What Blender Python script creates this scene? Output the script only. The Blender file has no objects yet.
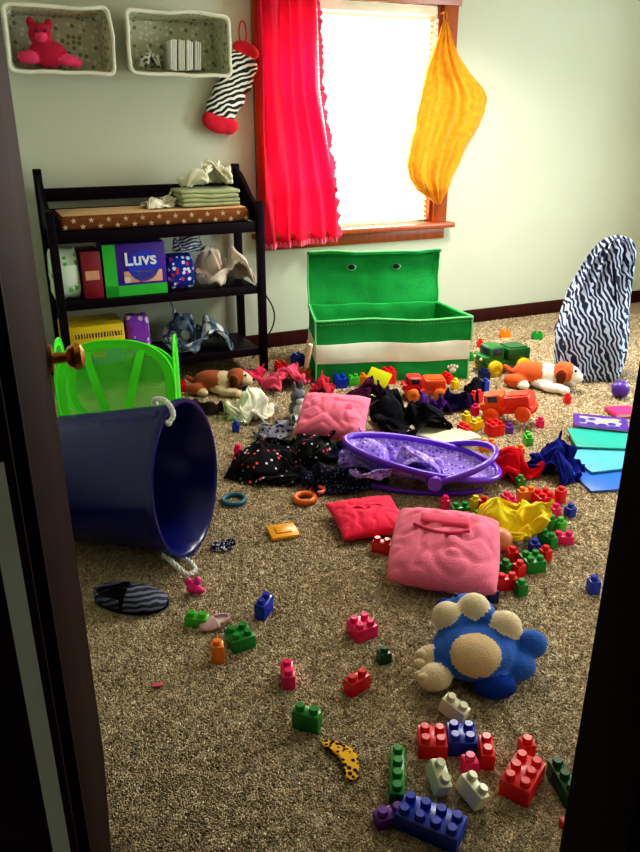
import bpy, bmesh, math, random, time
import numpy as np
from math import sin, cos, pi, radians, sqrt, tan, atan2
from mathutils import Vector, Matrix, Euler, noise
random.seed(7)
scene = bpy.context.scene
COL = scene.collection
scene.view_settings.view_transform = 'Standard'
for lk in ('Medium High Contrast', 'Standard - Medium High Contrast'):
    try:
        scene.view_settings.look = lk; break
    except Exception as e:
        pass

# ---------------------------------------------------------------- camera
PITCH = radians(22.3); F = 770.0; H = 1.5
cam_d = bpy.data.cameras.new('camera'); cam = bpy.data.objects.new('camera', cam_d)
COL.objects.link(cam); cam.location = (0, 0, H); cam.rotation_euler = (pi/2-PITCH, 0, 0)
cam_d.sensor_width = 36; cam_d.lens = F/852*36; cam_d.clip_start = .02
scene.camera = cam

def ray(u, v):
    x = (u-320)/F; y = -(v-426)/F
    return Vector((x, cos(PITCH)+y*sin(PITCH), -sin(PITCH)+y*cos(PITCH)))
def at(u, v, z=0.0):
    "room position of a point at height z, measured off the photograph"
    d = ray(u, v); t = (z-H)/d.z
    return Vector((d.x*t, d.y*t, z))
WA = radians(24); W0 = Vector((1.57, 5.93, 0))
WD = Vector((cos(WA), sin(WA), 0)); WN = Vector((-sin(WA), cos(WA), 0))
def WL(s, y, z=0.0):
    return W0+WD*s+WN*y+Vector((0, 0, z))
def onwall(u, v, off=0.0):
    d = ray(u, v); t = ((W0-WN*off).dot(WN))/d.dot(WN)
    p = Vector((0, 0, H))+d*t
    return (p-W0).dot(WD), p.z

# ---------------------------------------------------------------- materials
def lin(c):
    o = []
    for x in c[:3]:
        x = x/255
        o.append(x/12.92 if x <= .04045 else ((x+.055)/1.055)**2.4)
    return (o[0], o[1], o[2], 1)
_mc = {}
def base(key):
    m = bpy.data.materials.new(key); m.use_nodes = True
    nt = m.node_tree
    return m, nt, nt.nodes['Principled BSDF']
def N(nt, t, **k):
    n = nt.nodes.new(t)
    for a, b in k.items():
        if a in n.inputs: n.inputs[a].default_value = b
        else: setattr(n, a, b)
    return n
def mixc(nt, fac, c1, c2):
    n = nt.nodes.new('ShaderNodeMix'); n.data_type = 'RGBA'
    nt.links.new(fac, n.inputs[0])
    for i, c in ((6, c1), (7, c2)):
        if hasattr(c, 'is_output'): nt.links.new(c, n.inputs[i])
        else: n.inputs[i].default_value = c
    return n.outputs[2]
def coords(nt, kind='Object'):
    return N(nt, 'ShaderNodeTexCoord').outputs[kind]
def noise_n(nt, co, scale, detail=3):
    n = N(nt, 'ShaderNodeTexNoise'); n.inputs['Scale'].default_value = scale; n.inputs['Detail'].default_value = detail
    nt.links.new(co, n.inputs['Vector']); return n.outputs['Fac']
def bump(nt, b, h, st, dist=.01):
    n = N(nt, 'ShaderNodeBump'); n.inputs['Strength'].default_value = st; n.inputs['Distance'].default_value = dist
    nt.links.new(h, n.inputs['Height']); nt.links.new(n.outputs[0], b.inputs['Normal'])
def scl(c, k): return (min(1, c[0]*k), min(1, c[1]*k), min(1, c[2]*k), 1)
def plastic(c, rough=.32):
    k = ('pl', c, rough)
    if k in _mc: return _mc[k]
    m, nt, b = base('plastic'); L = lin(c)
    f = noise_n(nt, coords(nt), 9)
    nt.links.new(mixc(nt, f, scl(L, .88), scl(L, 1.1)), b.inputs['Base Color'])
    b.inputs['Roughness'].default_value = rough
    _mc[k] = m; return m
def fabric(c, var=.3, bs=.5, scale=14, sheen=.12, c2=None):
    k = ('fb', c, var, bs, scale, c2)
    if k in _mc: return _mc[k]
    m, nt, b = base('fabric'); L = lin(c)
    co = coords(nt); f = noise_n(nt, co, scale, 4)
    L2 = lin(c2) if c2 else scl(L, 1+var)
    nt.links.new(mixc(nt, f, scl(L, 1-var), L2), b.inputs['Base Color'])
    b.inputs['Roughness'].default_value = .9
    if sum(c) > 250: b.inputs['Sheen Weight'].default_value = sheen
    else: b.inputs['Specular IOR Level'].default_value = .15
    bump(nt, b, noise_n(nt, co, 260, 2), bs, .004)
    _mc[k] = m; return m
def zebra(c1=(240, 240, 240), c2=(15, 15, 22), scale=7, dist=5, rot=(.4, .2, .4), axis='Z', dsc=1.1, det=1.5):
    k = ('zb', c1, c2, scale, dist, rot, axis)
    if k in _mc: return _mc[k]
    m, nt, b = base('zebra_print')
    mp = N(nt, 'ShaderNodeMapping'); mp.inputs['Rotation'].default_value = rot
    nt.links.new(coords(nt), mp.inputs[0])
    w = N(nt, 'ShaderNodeTexWave'); w.bands_direction = axis
    w.inputs['Scale'].default_value = scale; w.inputs['Distortion'].default_value = dist
    w.inputs['Detail'].default_value = det; w.inputs['Detail Scale'].default_value = dsc
    nt.links.new(mp.outputs[0], w.inputs[0])
    r = N(nt, 'ShaderNodeValToRGB'); r.color_ramp.interpolation = 'LINEAR'
    r.color_ramp.elements[0].position = .38; r.color_ramp.elements[1].position = .48
    r.color_ramp.elements[0].color = lin(c1); r.color_ramp.elements[1].color = lin(c2)
    nt.links.new(w.outputs['Fac'], r.inputs[0]); nt.links.new(r.outputs[0], b.inputs['Base Color'])
    b.inputs['Roughness'].default_value = .75
    _mc[k] = m; return m
def dots(bg, fg, scale=30, th=.3, fg2=None, soft=False):
    k = ('dt', bg, fg, scale, th, fg2)
    if k in _mc: return _mc[k]
    m, nt, b = base('dotted_print'); co = coords(nt)
    v = N(nt, 'ShaderNodeTexVoronoi'); v.inputs['Scale'].default_value = scale; v.inputs['Randomness'].default_value = .6
    nt.links.new(co, v.inputs['Vector'])
    l = N(nt, 'ShaderNodeMath'); l.operation = 'LESS_THAN'; l.inputs[1].default_value = th
    nt.links.new(v.outputs['Distance'], l.inputs[0])
    f = lin(fg)
    if fg2:
        s = N(nt, 'ShaderNodeSeparateColor'); nt.links.new(v.outputs['Color'], s.inputs[0])
        g = N(nt, 'ShaderNodeMath'); g.operation = 'GREATER_THAN'; g.inputs[1].default_value = .5
        nt.links.new(s.outputs[0], g.inputs[0]); f = mixc(nt, g.outputs[0], lin(fg), lin(fg2))
    nt.links.new(mixc(nt, l.outputs[0], lin(bg), f), b.inputs['Base Color'])
    b.inputs['Roughness'].default_value = .9; b.inputs['Specular IOR Level'].default_value = .2
    _mc[k] = m; return m
def wood(c, scale=3, rough=.4):
    k = ('wd', c, scale, rough)
    if k in _mc: return _mc[k]
    m, nt, b = base('wood'); L = lin(c)
    mp = N(nt, 'ShaderNodeMapping'); mp.inputs['Scale'].default_value = (6, 6, .6)
    nt.links.new(coords(nt), mp.inputs[0])
    f = noise_n(nt, mp.outputs[0], scale*3, 5)
    nt.links.new(mixc(nt, f, scl(L, .5), scl(L, 1.5)), b.inputs['Base Color'])
    b.inputs['Roughness'].default_value = rough
    if sum(c) < 150: b.inputs['Specular IOR Level'].default_value = .08
    _mc[k] = m; return m
def sheer(c, a=.5):
    m, nt, b = base('mesh_net')
    b.inputs['Base Color'].default_value = lin(c); b.inputs['Roughness'].default_value = .7
    tr = N(nt, 'ShaderNodeBsdfTransparent'); mx = N(nt, 'ShaderNodeMixShader')
    w = N(nt, 'ShaderNodeTexChecker'); w.inputs['Scale'].default_value = 140
    nt.links.new(coords(nt), w.inputs[0])
    mm = N(nt, 'ShaderNodeMath'); mm.operation = 'MULTIPLY_ADD'; mm.inputs[1].default_value = .3; mm.inputs[2].default_value = a-.15
    nt.links.new(w.outputs['Fac'], mm.inputs[0]); nt.links.new(mm.outputs[0], mx.inputs[0])
    nt.links.new(tr.outputs[0], mx.inputs[1]); nt.links.new(b.outputs[0], mx.inputs[2])
    nt.links.new(mx.outputs[0], nt.nodes['Material Output'].inputs[0])
    return m

# ---------------------------------------------------------------- mesh helpers
def TRS(loc=(0, 0, 0), rot=(0, 0, 0), s=(1, 1, 1)):
    return Matrix.LocRotScale(Vector(loc), Euler(rot), Vector(s))
def NB(): return bmesh.new()
def join(bm, t, mi=None):
    if mi is not None:
        for f in t.faces: f.material_index = mi
    me = bpy.data.meshes.new('tmp'); t.to_mesh(me); t.free(); bm.from_mesh(me); bpy.data.meshes.remove(me)
def abox(bm, c, size, bev=0.0, rot=(0, 0, 0), mi=0, seg=2, cuts=0):
    t = bmesh.new()
    bmesh.ops.create_cube(t, size=1, matrix=Matrix.Diagonal((*size, 1)))
    if bev > 0:
        bmesh.ops.bevel(t, geom=t.edges[:], offset=bev, segments=seg, affect='EDGES', profile=.5)
    if cuts:
        for _ in range(cuts):
            ed = [e for e in t.edges if e.calc_length() > .05]
            if ed: bmesh.ops.subdivide_edges(t, edges=ed, cuts=2, use_grid_fill=True)
    t.transform(TRS(c, rot)); join(bm, t, mi)
def asph(bm, c, r, rot=(0, 0, 0), mi=0, seg=20):
    if not hasattr(r, '__len__'): r = (r, r, r)
    t = bmesh.new(); bmesh.ops.create_uvsphere(t, u_segments=seg, v_segments=seg//2+2, radius=1, matrix=TRS(c, rot, r)); join(bm, t, mi)
def acyl(bm, p0, p1, r0, r1=None, seg=20, mi=0, cap=True):
    r1 = r0 if r1 is None else r1
    p0 = Vector(p0); p1 = Vector(p1); d = p1-p0
    t = bmesh.new(); bmesh.ops.create_cone(t, cap_ends=cap, segments=seg, radius1=r0, radius2=r1, depth=d.length)
    t.transform(Matrix.Translation((p0+p1)/2) @ d.to_track_quat('Z', 'Y').to_matrix().to_4x4()); join(bm, t, mi)
def atube(bm, pts, r, closed=False, seg=8, mi=0):
    pts = [Vector(p) for p in pts]; n = len(pts); rings = []
    up = None
    for i in range(n):
        a = pts[(i-1) % n] if (closed or i > 0) else pts[i]
        b = pts[(i+1) % n] if (closed or i < n-1) else pts[i]
        t = (b-a).normalized()
        if up is None:
            up = Vector((0, 0, 1)) if abs(t.z) < .9 else Vector((1, 0, 0))
        up = (up-t*up.dot(t)).normalized(); s = t.cross(up)
        rr = r[i] if hasattr(r, '__len__') else r
        rings.append([bm.verts.new(pts[i]+(up*cos(2*pi*k/seg)+s*sin(2*pi*k/seg))*rr) for k in range(seg)])
    m = n if closed else n-1
    for i in range(m):
        A = rings[i]; B = rings[(i+1) % n]
        for k in range(seg):
            f = bm.faces.new((A[k], A[(k+1) % seg], B[(k+1) % seg], B[k])); f.material_index = mi
    if not closed:
        for R in (rings[0], rings[-1]):
            f = bm.faces.new(R); f.material_index = mi
def seg_pts(a, b, n=14):
    a = Vector(a); b = Vector(b); return [a+(b-a)*i/n for i in range(n+1)]
def alathe(bm, prof, seg=40, mi=0, mat=None):
    t = bmesh.new(); rings = []
    for r, z in prof:
        if r < 1e-5: rings.append([t.verts.new((0, 0, z))])
        else: rings.append([t.verts.new((r*cos(2*pi*k/seg), r*sin(2*pi*k/seg), z)) for k in range(seg)])
    for A, B in zip(rings, rings[1:]):
        for k in range(seg):
            k2 = (k+1) % seg
            if len(A) == 1 and len(B) == 1: continue
            if len(A) == 1: t.faces.new((A[0], B[k], B[k2]))
            elif len(B) == 1: t.faces.new((A[k], A[k2], B[0]))
            else: t.faces.new((A[k], A[k2], B[k2], B[k]))
    if mat: t.transform(mat)
    join(bm, t, mi)
def agrid(bm, fn, nu, nv, mi=0):
    V = [[bm.verts.new(fn(i/nu, j/nv)) for j in range(nv+1)] for i in range(nu+1)]
    for i in range(nu):
        for j in range(nv):
            f = bm.faces.new((V[i][j], V[i+1][j], V[i+1][j+1], V[i][j+1])); f.material_index = mi
def pillow(w, d, h, seed=0, n=34, pinch=.07, ex=3, pw=.45, rnd=0.0, cre=.07):
    bm = NB()
    for sgn in (1, -1):
        def fn(a, b, sgn=sgn):
            x = a*2-1; y = b*2-1
            t = max(0, (1-abs(x)**ex)*(1-abs(y)**ex))**pw
            wr = 1+.18*noise.noise(Vector((x*2+seed, y*2, sgn)))-cre*2.2*max(0, .18-abs(noise.noise(Vector((x*2.6+seed, y*2.6, sgn+3)))))/.18
            cr = 1-rnd*(x*x*y*y)
            return Vector((x*w/2*(1-pinch*(1-y*y))*cr, y*d/2*(1-pinch*(1-x*x))*cr, sgn*h/2*t*wr))
        agrid(bm, fn, n, n)
    bmesh.ops.remove_doubles(bm, verts=bm.verts[:], dist=1e-5)
    return bm
def obj(name, bm, mats, parent=None, loc=(0, 0, 0), rot=(0, 0, 0), label=None, cat=None, group=None, kind=None, sharp=40, sub=0, sol=0):
    if not isinstance(bm, bpy.types.Mesh):
        bmesh.ops.recalc_face_normals(bm, faces=bm.faces[:])
        me = bpy.data.meshes.new(name); bm.to_mesh(me); bm.free()
        me.polygons.foreach_set('use_smooth', [True]*len(me.polygons))
        me.set_sharp_from_angle(angle=radians(sharp))
    else: me = bm
    if not isinstance(mats, (list, tuple)): mats = [mats]
    if not me.materials:
        for m in mats: me.materials.append(m)
    o = bpy.data.objects.new(name, me); COL.objects.link(o)
    o.location = loc; o.rotation_euler = rot
    if parent: o.parent = parent
    if label: o['label'] = label
    if cat: o['category'] = cat
    if group: o['group'] = group
    if kind: o['kind'] = kind
    if sol:
        s = o.modifiers.new('s', 'SOLIDIFY'); s.thickness = sol; s.offset = 0
    if sub:
        s = o.modifiers.new('u', 'SUBSURF'); s.levels = s.render_levels = sub
    return o
def thing(name, loc, label, cat, rot=(0, 0, 0), group=None):
    e = bpy.data.objects.new(name, None); COL.objects.link(e); e.empty_display_size = .05
    e.location = loc; e.rotation_euler = rot; e['label'] = label; e['category'] = cat
    if group: e['group'] = group
    return e
def wm(o):
    m = o.matrix_basis.copy()
    while o.parent: o = o.parent; m = o.matrix_basis @ m
    return m
def fam(o):
    r = [o]
    for c in o.children: r += fam(c)
    return r
def rest(root, z=0.0):
    lo = 1e9
    for o in [x for x in fam(root)]:
        if o.type == 'MESH':
            m = wm(o)
            for v in o.data.vertices:
                zz = (m @ v.co).z
                if zz < lo: lo = zz
    root.location.z += z-lo+.003
    return root

# ---------------------------------------------------------------- crumpled cloth, by physics
SIM = []
def run_sims():
    sp = [((.42, .42), .14, [((0, 0, .0), .10)], 1), ((.38, .50), .13, [((.08, .09, .0), .08), ((-.07, -.09, 0), .08)], 2),
          ((.40, .40), .17, [((0, 0, .0), .11)], 3), ((.50, .40), .13, [((.06, -.05, .0), .08), ((-.10, .06, 0), .07)], 4)]
    fm = bpy.data.meshes.new('f'); fm.from_pydata([(-50, -50, 0), (50, -50, 0), (50, 50, 0), (-50, 50, 0)], [], [(0, 1, 2, 3)])
    fo = bpy.data.objects.new('f', fm); COL.objects.link(fo); fo.modifiers.new('c', 'COLLISION')
    fo.collision.thickness_outer = .004; fo.collision.cloth_friction = 20
    tmp = [fo]; cl = []
    for k, (sz, am, ob, sd) in enumerate(sp):
        X = k*3.0; n = 46; vs = []; fs = []
        for i in range(n+1):
            for j in range(n+1):
                x = (i/n-.5)*sz[0]; y = (j/n-.5)*sz[1]
                q = Vector((x*8+sd*9.3, y*8, sd*1.7))
                rr = 1-.22*(abs(2*i/n-1)*abs(2*j/n-1))**2
                z = .20+am*noise.noise(q)+am*.25*noise.noise(q*2.1)
                dx = .08*noise.noise(q*.8+Vector((31, 0, 0))); dy = .08*noise.noise(q*.8+Vector((0, 77, 0)))
                vs.append((X+x*rr+dx, y*rr+dy, z))
        for i in range(n):
            for j in range(n):
                a = i*(n+1)+j; fs.append((a, a+n+1, a+n+2, a+1))
        me = bpy.data.meshes.new('c'); me.from_pydata(vs, [], fs); o = bpy.data.objects.new('c', me); COL.objects.link(o)
        md = o.modifiers.new('cl', 'CLOTH'); s = md.settings
        s.quality = 5; s.mass = .3; s.tension_stiffness = 12; s.compression_stiffness = 12; s.shear_stiffness = 4; s.bending_stiffness = .15; s.air_damping = 1.0
        c = md.collision_settings; c.distance_min = .004; c.use_self_collision = True; c.self_distance_min = .005; c.collision_quality = 2
        md.point_cache.frame_start = 1; md.point_cache.frame_end = 60
        cl.append(o); tmp.append(o)
        for (p, r) in ob:
            b = NB(); bmesh.ops.create_icosphere(b, subdivisions=3, radius=r, matrix=Matrix.Translation((X+p[0], p[1], p[2])))
            m2 = bpy.data.meshes.new('s'); b.to_mesh(m2); b.free(); so = bpy.data.objects.new('s', m2); COL.objects.link(so); so.modifiers.new('c', 'COLLISION')
            so.collision.thickness_outer = .004; tmp.append(so)
    for f in range(1, 19): scene.frame_set(f)
    for o in cl:
        s = o.modifiers.new('sm', 'SMOOTH'); s.iterations = 2; s.factor = .5
    dg = bpy.context.evaluated_depsgraph_get()
    for k, o in enumerate(cl):
        me = bpy.data.meshes.new_from_object(o.evaluated_get(dg))
        n = len(me.vertices); a = np.empty(n*3, dtype=np.float64); me.vertices.foreach_get('co', a); a = a.reshape(-1, 3)
        lo = np.percentile(a, .2, axis=0); hi = np.percentile(a, 99.8, axis=0)
        a = np.clip(a, lo, hi)
        a -= np.array([(lo[0]+hi[0])/2, (lo[1]+hi[1])/2, lo[2]]); a /= (hi-lo)
        me.vertices.foreach_set('co', a.reshape(-1)); me.polygons.foreach_set('use_smooth', [True]*len(me.polygons)); me.update()
        SIM.append(me)
    for o in tmp: bpy.data.objects.remove(o)
    scene.frame_set(1)
run_sims()
def cmesh(k, w, d, h):
    me = SIM[k % len(SIM)].copy()
    n = len(me.vertices); a = np.empty(n*3, dtype=np.float64); me.vertices.foreach_get('co', a); a = a.reshape(-1, 3)*np.array([w, d, h])
    # extra fine wrinkles on the draped shape
    for i in range(n):
        q = Vector(a[i])*22+Vector((k*5, 0, 0)); g = noise.noise(q)
        a[i] += np.array([.004*g, .004*noise.noise(q+Vector((9, 9, 9))), .009*(g-.1)*min(1, a[i][2]/.03)])
    me.vertices.foreach_set('co', a.reshape(-1)); me.update(); return me
def cloth(name, loc, w, d, h, k, m, label, cat, rz=0, z=0.0, tilt=(0, 0), **kw):
    o = obj(name, cmesh(k, w, d, h), m, loc=loc, rot=(tilt[0], tilt[1], rz), label=label, cat=cat, sub=1, sol=.003, **kw)
    return rest(o, z+.002)

def plushmesh(balls, voxel=.008, sm=5):
    bm = NB()
    for b in balls:
        c, r = b[0], b[1]
        if not hasattr(r, '__len__'): r = (r, r, r)
        bmesh.ops.create_icosphere(bm, subdivisions=3, radius=1, matrix=TRS(c, b[3] if len(b) > 3 else (0, 0, 0), r))
    me = bpy.data.meshes.new('t'); bm.to_mesh(me); bm.free()
    o = bpy.data.objects.new('t', me); COL.objects.link(o)
    r = o.modifiers.new('r', 'REMESH'); r.mode = 'VOXEL'; r.voxel_size = voxel; r.use_smooth_shade = True
    s = o.modifiers.new('s', 'SMOOTH'); s.iterations = sm; s.factor = .5
    dg = bpy.context.evaluated_depsgraph_get()
    me2 = bpy.data.meshes.new_from_object(o.evaluated_get(dg))
    bpy.data.objects.remove(o); bpy.data.meshes.remove(me)
    inv = []
    for b in balls:
        c, rr = b[0], b[1]
        if not hasattr(rr, '__len__'): rr = (rr, rr, rr)
        inv.append((TRS(c, b[3] if len(b) > 3 else (0, 0, 0), rr).inverted(), b[2] if len(b) > 2 else 0))
    me2.materials.clear()
    idx = []
    for p in me2.polygons:
        best = min(inv, key=lambda t: (t[0] @ p.center).length)
        idx.append(best[1])
    return me2, idx
def plush(name, balls, mats, voxel=.008, **k):
    me, idx = plushmesh(balls, voxel)
    for m in mats: me.materials.append(m)
    me.polygons.foreach_set('material_index', idx)
    me.polygons.foreach_set('use_smooth', [True]*len(me.polygons))
    return obj(name, me, mats, **k)
def ball(name, parent, c, r, m, label=None):
    b = NB(); asph(b, (0, 0, 0), r, seg=14); return obj(name, b, m, parent=parent, loc=c, label=label)
def txt(body, size, parent, loc, rot, m, name='lettering', ext=.002, label=None):
    c = bpy.data.curves.new('t', 'FONT'); c.body = body; c.size = size; c.extrude = ext
    c.align_x = 'CENTER'; c.align_y = 'CENTER'; c.offset = size*.02
    o = bpy.data.objects.new('t', c); COL.objects.link(o)
    dg = bpy.context.evaluated_depsgraph_get()
    me = bpy.data.meshes.new_from_object(o.evaluated_get(dg)); bpy.data.objects.remove(o)
    me.materials.clear()
    return obj(name, me, m, parent=parent, loc=loc, rot=rot, label=label)

# ================================================================ ROOM
m_wall, nt, b = base('wall_paint')
co = coords(nt)
nt.links.new(mixc(nt, noise_n(nt, co, 1.2, 4), lin((194, 196, 176)), lin((208, 211, 193))), b.inputs['Base Color'])
b.inputs['Roughness'].default_value = .85; bump(nt, b, noise_n(nt, co, 90, 3), .15, .004)
m_carpet, nt, b = base('carpet'); co = coords(nt)
f1 = noise_n(nt, co, 150, 2)
nt.links.new(mixc(nt, f1, lin((116, 99, 78)), lin((176, 156, 126))), b.inputs['Base Color']); b.inputs['Roughness'].default_value = .95; b.inputs['Specular IOR Level'].default_value = .1
bump(nt, b, f1, .5, .01)
m_ceil = fabric((225, 222, 205), .05, .1)
m_door = wood((34, 13, 11), 2, .7)
m_dark = wood((40, 16, 14), 2, .6)
m_oak = wood((158, 72, 26), 2, .35)
m_white = plastic((235, 235, 225), .5)
m_slat = plastic((240, 234, 210), .5)

SL, SR, YF = -3.95, 1.35, -4.02
def roombox(name, s0, s1, y0, y1, z0, z1, m, bev=0):
    bm = NB(); abox(bm, (0, 0, (z1-z0)/2), (s1-s0, y1-y0, z1-z0), bev)
    return obj(name, bm, m, loc=WL((s0+s1)/2, (y0+y1)/2, z0), rot=(0, 0, WA), kind='structure')
def multibox(name, L, m, bev=0):
    bm = NB()
    for (s0, s1, y0, y1, z0, z1) in L:
        abox(bm, ((s0+s1)/2, (y0+y1)/2, (z0+z1)/2), (s1-s0, y1-y0, z1-z0), bev)
    return obj(name, bm, m, loc=WL(0, 0, 0), rot=(0, 0, WA), kind='structure')
floor = roombox('floor', SL-.12, SR+.12, -6.0, .15, -.1, 0, m_carpet)
roombox('ceiling', SL-.12, SR+.12, -6.0, .15, 2.5, 2.6, m_ceil)
WS0, WS1, WZ0, WZ1 = -2.05, -.86, .77, 2.12
multibox('wall_back', [(SL, WS0, 0, .15, 0, 2.5), (WS1, SR, 0, .15, 0, 2.5), (WS0, WS1, 0, .15, 0, WZ0), (WS0, WS1, 0, .15, WZ1, 2.5)], m_wall)
multibox('wall_left', [(SL-.12, SL, -6.0, .15, 0, 2.5)], m_wall)
# right wall has a second window (its opening lets daylight in)
multibox('wall_right', [(SR, SR+.12, -6.0, -3.1, 0, 2.5), (SR, SR+.12, -1.7, .15, 0, 2.5), (SR, SR+.12, -3.1, -1.7, 0, .8), (SR, SR+.12, -3.1, -1.7, 2.1, 2.5)], m_wall)
JL, JR = -3.83, -3.01
multibox('wall_front', [(SL, JL-.02, YF-.12, YF, 0, 2.5), (JR+.02, SR, YF-.12, YF, 0, 2.5), (JL-.02, JR+.02, YF-.12, YF, 2.05, 2.5)], m_wall)
multibox('wall_hall', [(SL-.12, SR+.12, -6.12, -6.0, 0, 2.5)], m_wall)
multibox('trim_1', [(JL-.025, JL, YF-.13, YF+.01, 0, 2.05), (JR, JR+.025, YF-.13, YF+.01, 0, 2.05), (JL-.025, JR+.025, YF-.13, YF+.01, 2.03, 2.06),
                    (JR+.01, JR+.11, YF+.0, YF+.02, 0, 2.08), (JR+.01, JR+.11, YF-.14, YF-.12, 0, 2.08), (JL-.10, JL-.012, YF-.145, YF-.12, 0, 2.08)], m_dark, .004)
multibox('trim_2', [(JL-.036, JL-.020, YF-.152, YF-.145, .80, 1.24)], m_white)
multibox('baseboard_back', [(SL, SR, -.018, 0, 0, .10)], wood((60, 26, 22)), .004)
multibox('baseboard_left', [(SL, SL+.018, YF, -.02, 0, .10)], wood((60, 26, 22)), .004)
multibox('baseboard_right', [(SR-.018, SR, YF, -.02, 0, .10)], wood((60, 26, 22)), .004)

# carpet pile: short tufts over the visible floor
def carpet_pile():
    rng = np.random.default_rng(5)
    Nn = 420000
    Y = np.exp(rng.uniform(np.log(1.05), np.log(6.0), Nn)); X = (rng.random(Nn)*2-1)*.5*Y+.02*Y
    rel = np.stack([X-W0.x, Y-W0.y], 1)
    s = rel @ np.array([WD.x, WD.y]); y = rel @ np.array([WN.x, WN.y])
    ok = (s > SL+.03) & (s < SR-.03) & (y > YF+.02) & (y < -.03)
    X, Y = X[ok], Y[ok]; n = len(X)
    k = .72+.22*Y
    hgt = (.0045+.0035*rng.random(n)); rad = .0028*k*(.7+.6*rng.random(n))
    sw = 3*np.sin(X*41+1.3*np.sin(Y*53))+3*np.cos(Y*37+1.7*np.sin(X*47))
    ang = sw+rng.normal(0, 1.2, n); lean = .009*k*rng.random(n)
    dx, dy = np.cos(ang)*lean, np.sin(ang)*lean; ph = rng.random(n)*2*pi
    V = np.zeros((n, 7, 3))
    for i in range(3):
        a = ph+i*2*pi/3
        V[:, i, 0] = X+np.cos(a)*rad; V[:, i, 1] = Y+np.sin(a)*rad; V[:, i, 2] = 0
        V[:, i+3, 0] = X+dx*.45+np.cos(a)*rad*.95; V[:, i+3, 1] = Y+dy*.45+np.sin(a)*rad*.95; V[:, i+3, 2] = hgt*.75
    V[:, 6, 0] = X+dx; V[:, 6, 1] = Y+dy; V[:, 6, 2] = hgt
    b_ = (np.arange(n)*7)[:, None]
    tri = np.array([0, 1, 4, 0, 4, 3, 1, 2, 5, 1, 5, 4, 2, 0, 3, 2, 3, 5, 3, 4, 6, 4, 5, 6, 5, 3, 6])
    I = (b_+tri[None, :]).reshape(-1)
    me = bpy.data.meshes.new('carpet_pile'); me.vertices.add(n*7); me.vertices.foreach_set('co', V.reshape(-1))
    me.loops.add(len(I)); me.loops.foreach_set('vertex_index', I.astype(np.int32))
    me.polygons.add(len(I)//3); me.polygons.foreach_set('loop_start', np.arange(0, len(I), 3, dtype=np.int32))
    me.update(calc_edges=True)
    tone = np.clip(.5+.36*(rng.random(n)-.5)*2+.12*np.sin(X*61+2*np.sin(Y*73))*np.cos(Y*57+2*np.sin(X*43)), 0, 1)
    at_ = me.attributes.new('tone', 'FLOAT', 'POINT'); at_.data.foreach_set('value', np.repeat(tone, 7).astype(np.float32))
    m, nt, b = base('carpet_yarn')
    A = N(nt, 'ShaderNodeAttribute'); A.attribute_name = 'tone'
    r = N(nt, 'ShaderNodeValToRGB'); cr = r.color_ramp
    cr.elements[0].position = 0; cr.elements[0].color = lin((112, 94, 74)); cr.elements[1].position = 1; cr.elements[1].color = lin((244, 228, 202))
    e = cr.elements.new(.3); e.color = lin((170, 149, 119)); e = cr.elements.new(.75); e.color = lin((210, 190, 158))
    nt.links.new(A.outputs['Fac'], r.inputs[0])
    nt.links.new(r.outputs[0], b.inputs['Base Color'])
    b.inputs['Roughness'].default_value = .95; b.inputs['Specular IOR Level'].default_value = .1
    o = obj('carpet_pile', me, m, label='beige and brown twisted carpet pile', kind='stuff')
    o.parent = floor; o.matrix_parent_inverse = floor.matrix_basis.inverted()
carpet_pile()

# window
w = bpy.data.objects.new('window_1', None); COL.objects.link(w); w.location = WL((WS0+WS1)/2, 0, WZ0); w.rotation_euler = (0, 0, WA); w['kind'] = 'structure'
hw = (WS1-WS0)/2; hh = WZ1-WZ0
bm = NB()
for sx in (-1, 1): abox(bm, (sx*(hw+.055), -.012, hh/2), (.11, .026, hh+.0), .004)
abox(bm, (0, -.014, hh+.06), (2*hw+.26, .03, .12), .004)
for sx in (-1, 1): abox(bm, (sx*(hw-.012), .07, hh/2), (.024, .14, hh), 0)
obj('window_casing', bm, m_oak, parent=w, label='reddish brown wooden casing')
bm = NB(); abox(bm, (0, -.03, -.018), (2*hw+.30, .11, .035), .008); abox(bm, (0, -.01, -.075), (2*hw+.2, .02, .08), .004)
obj('window_sill', bm, m_oak, parent=w)
for i, (z0, z1, yy) in enumerate([(.0, hh/2+.02, .07), (hh/2-.02, hh, .105)]):
    bm = NB(); t = .04
    abox(bm, (-hw+.045, yy, (z0+z1)/2), (t, .03, z1-z0), .003); abox(bm, (hw-.045, yy, (z0+z1)/2), (t, .03, z1-z0), .003)
    abox(bm, (0, yy, z0+t/2), (2*hw-.05, .03, t), .003); abox(bm, (0, yy, z1-t/2), (2*hw-.05, .03, t), .003)
    obj('window_sash', bm, m_white, parent=w)
bl = thing('window_blind', WL((WS0+WS1)/2, .03, WZ0), 'white horizontal slat blind hanging inside the window', 'blind', (0, 0, WA))
bm = NB(); abox(bm, (0, 0, hh-.03), (2*hw-.05, .045, .05), .004); obj('head_rail', bm, m_slat, parent=bl)
bm = NB(); z = hh-.07
while z > .05:
    abox(bm, (0, 0, z), (2*hw-.06, .028, .0016), 0, rot=(radians(8 if .28 < z < hh-.30 else 50), 0, 0)); z -= .034
obj('slats', bm, m_slat, parent=bl)
bm = NB(); abox(bm, (0, 0, .025), (2*hw-.06, .035, .018), .004); obj('bottom_rail', bm, m_slat, parent=bl)
for x in (-.38, .38):
    bm = NB(); acyl(bm, (x, -.02, .03), (x, -.02, hh-.05), .0015, seg=6); obj('ladder_cord', bm, m_slat, parent=bl)

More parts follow.
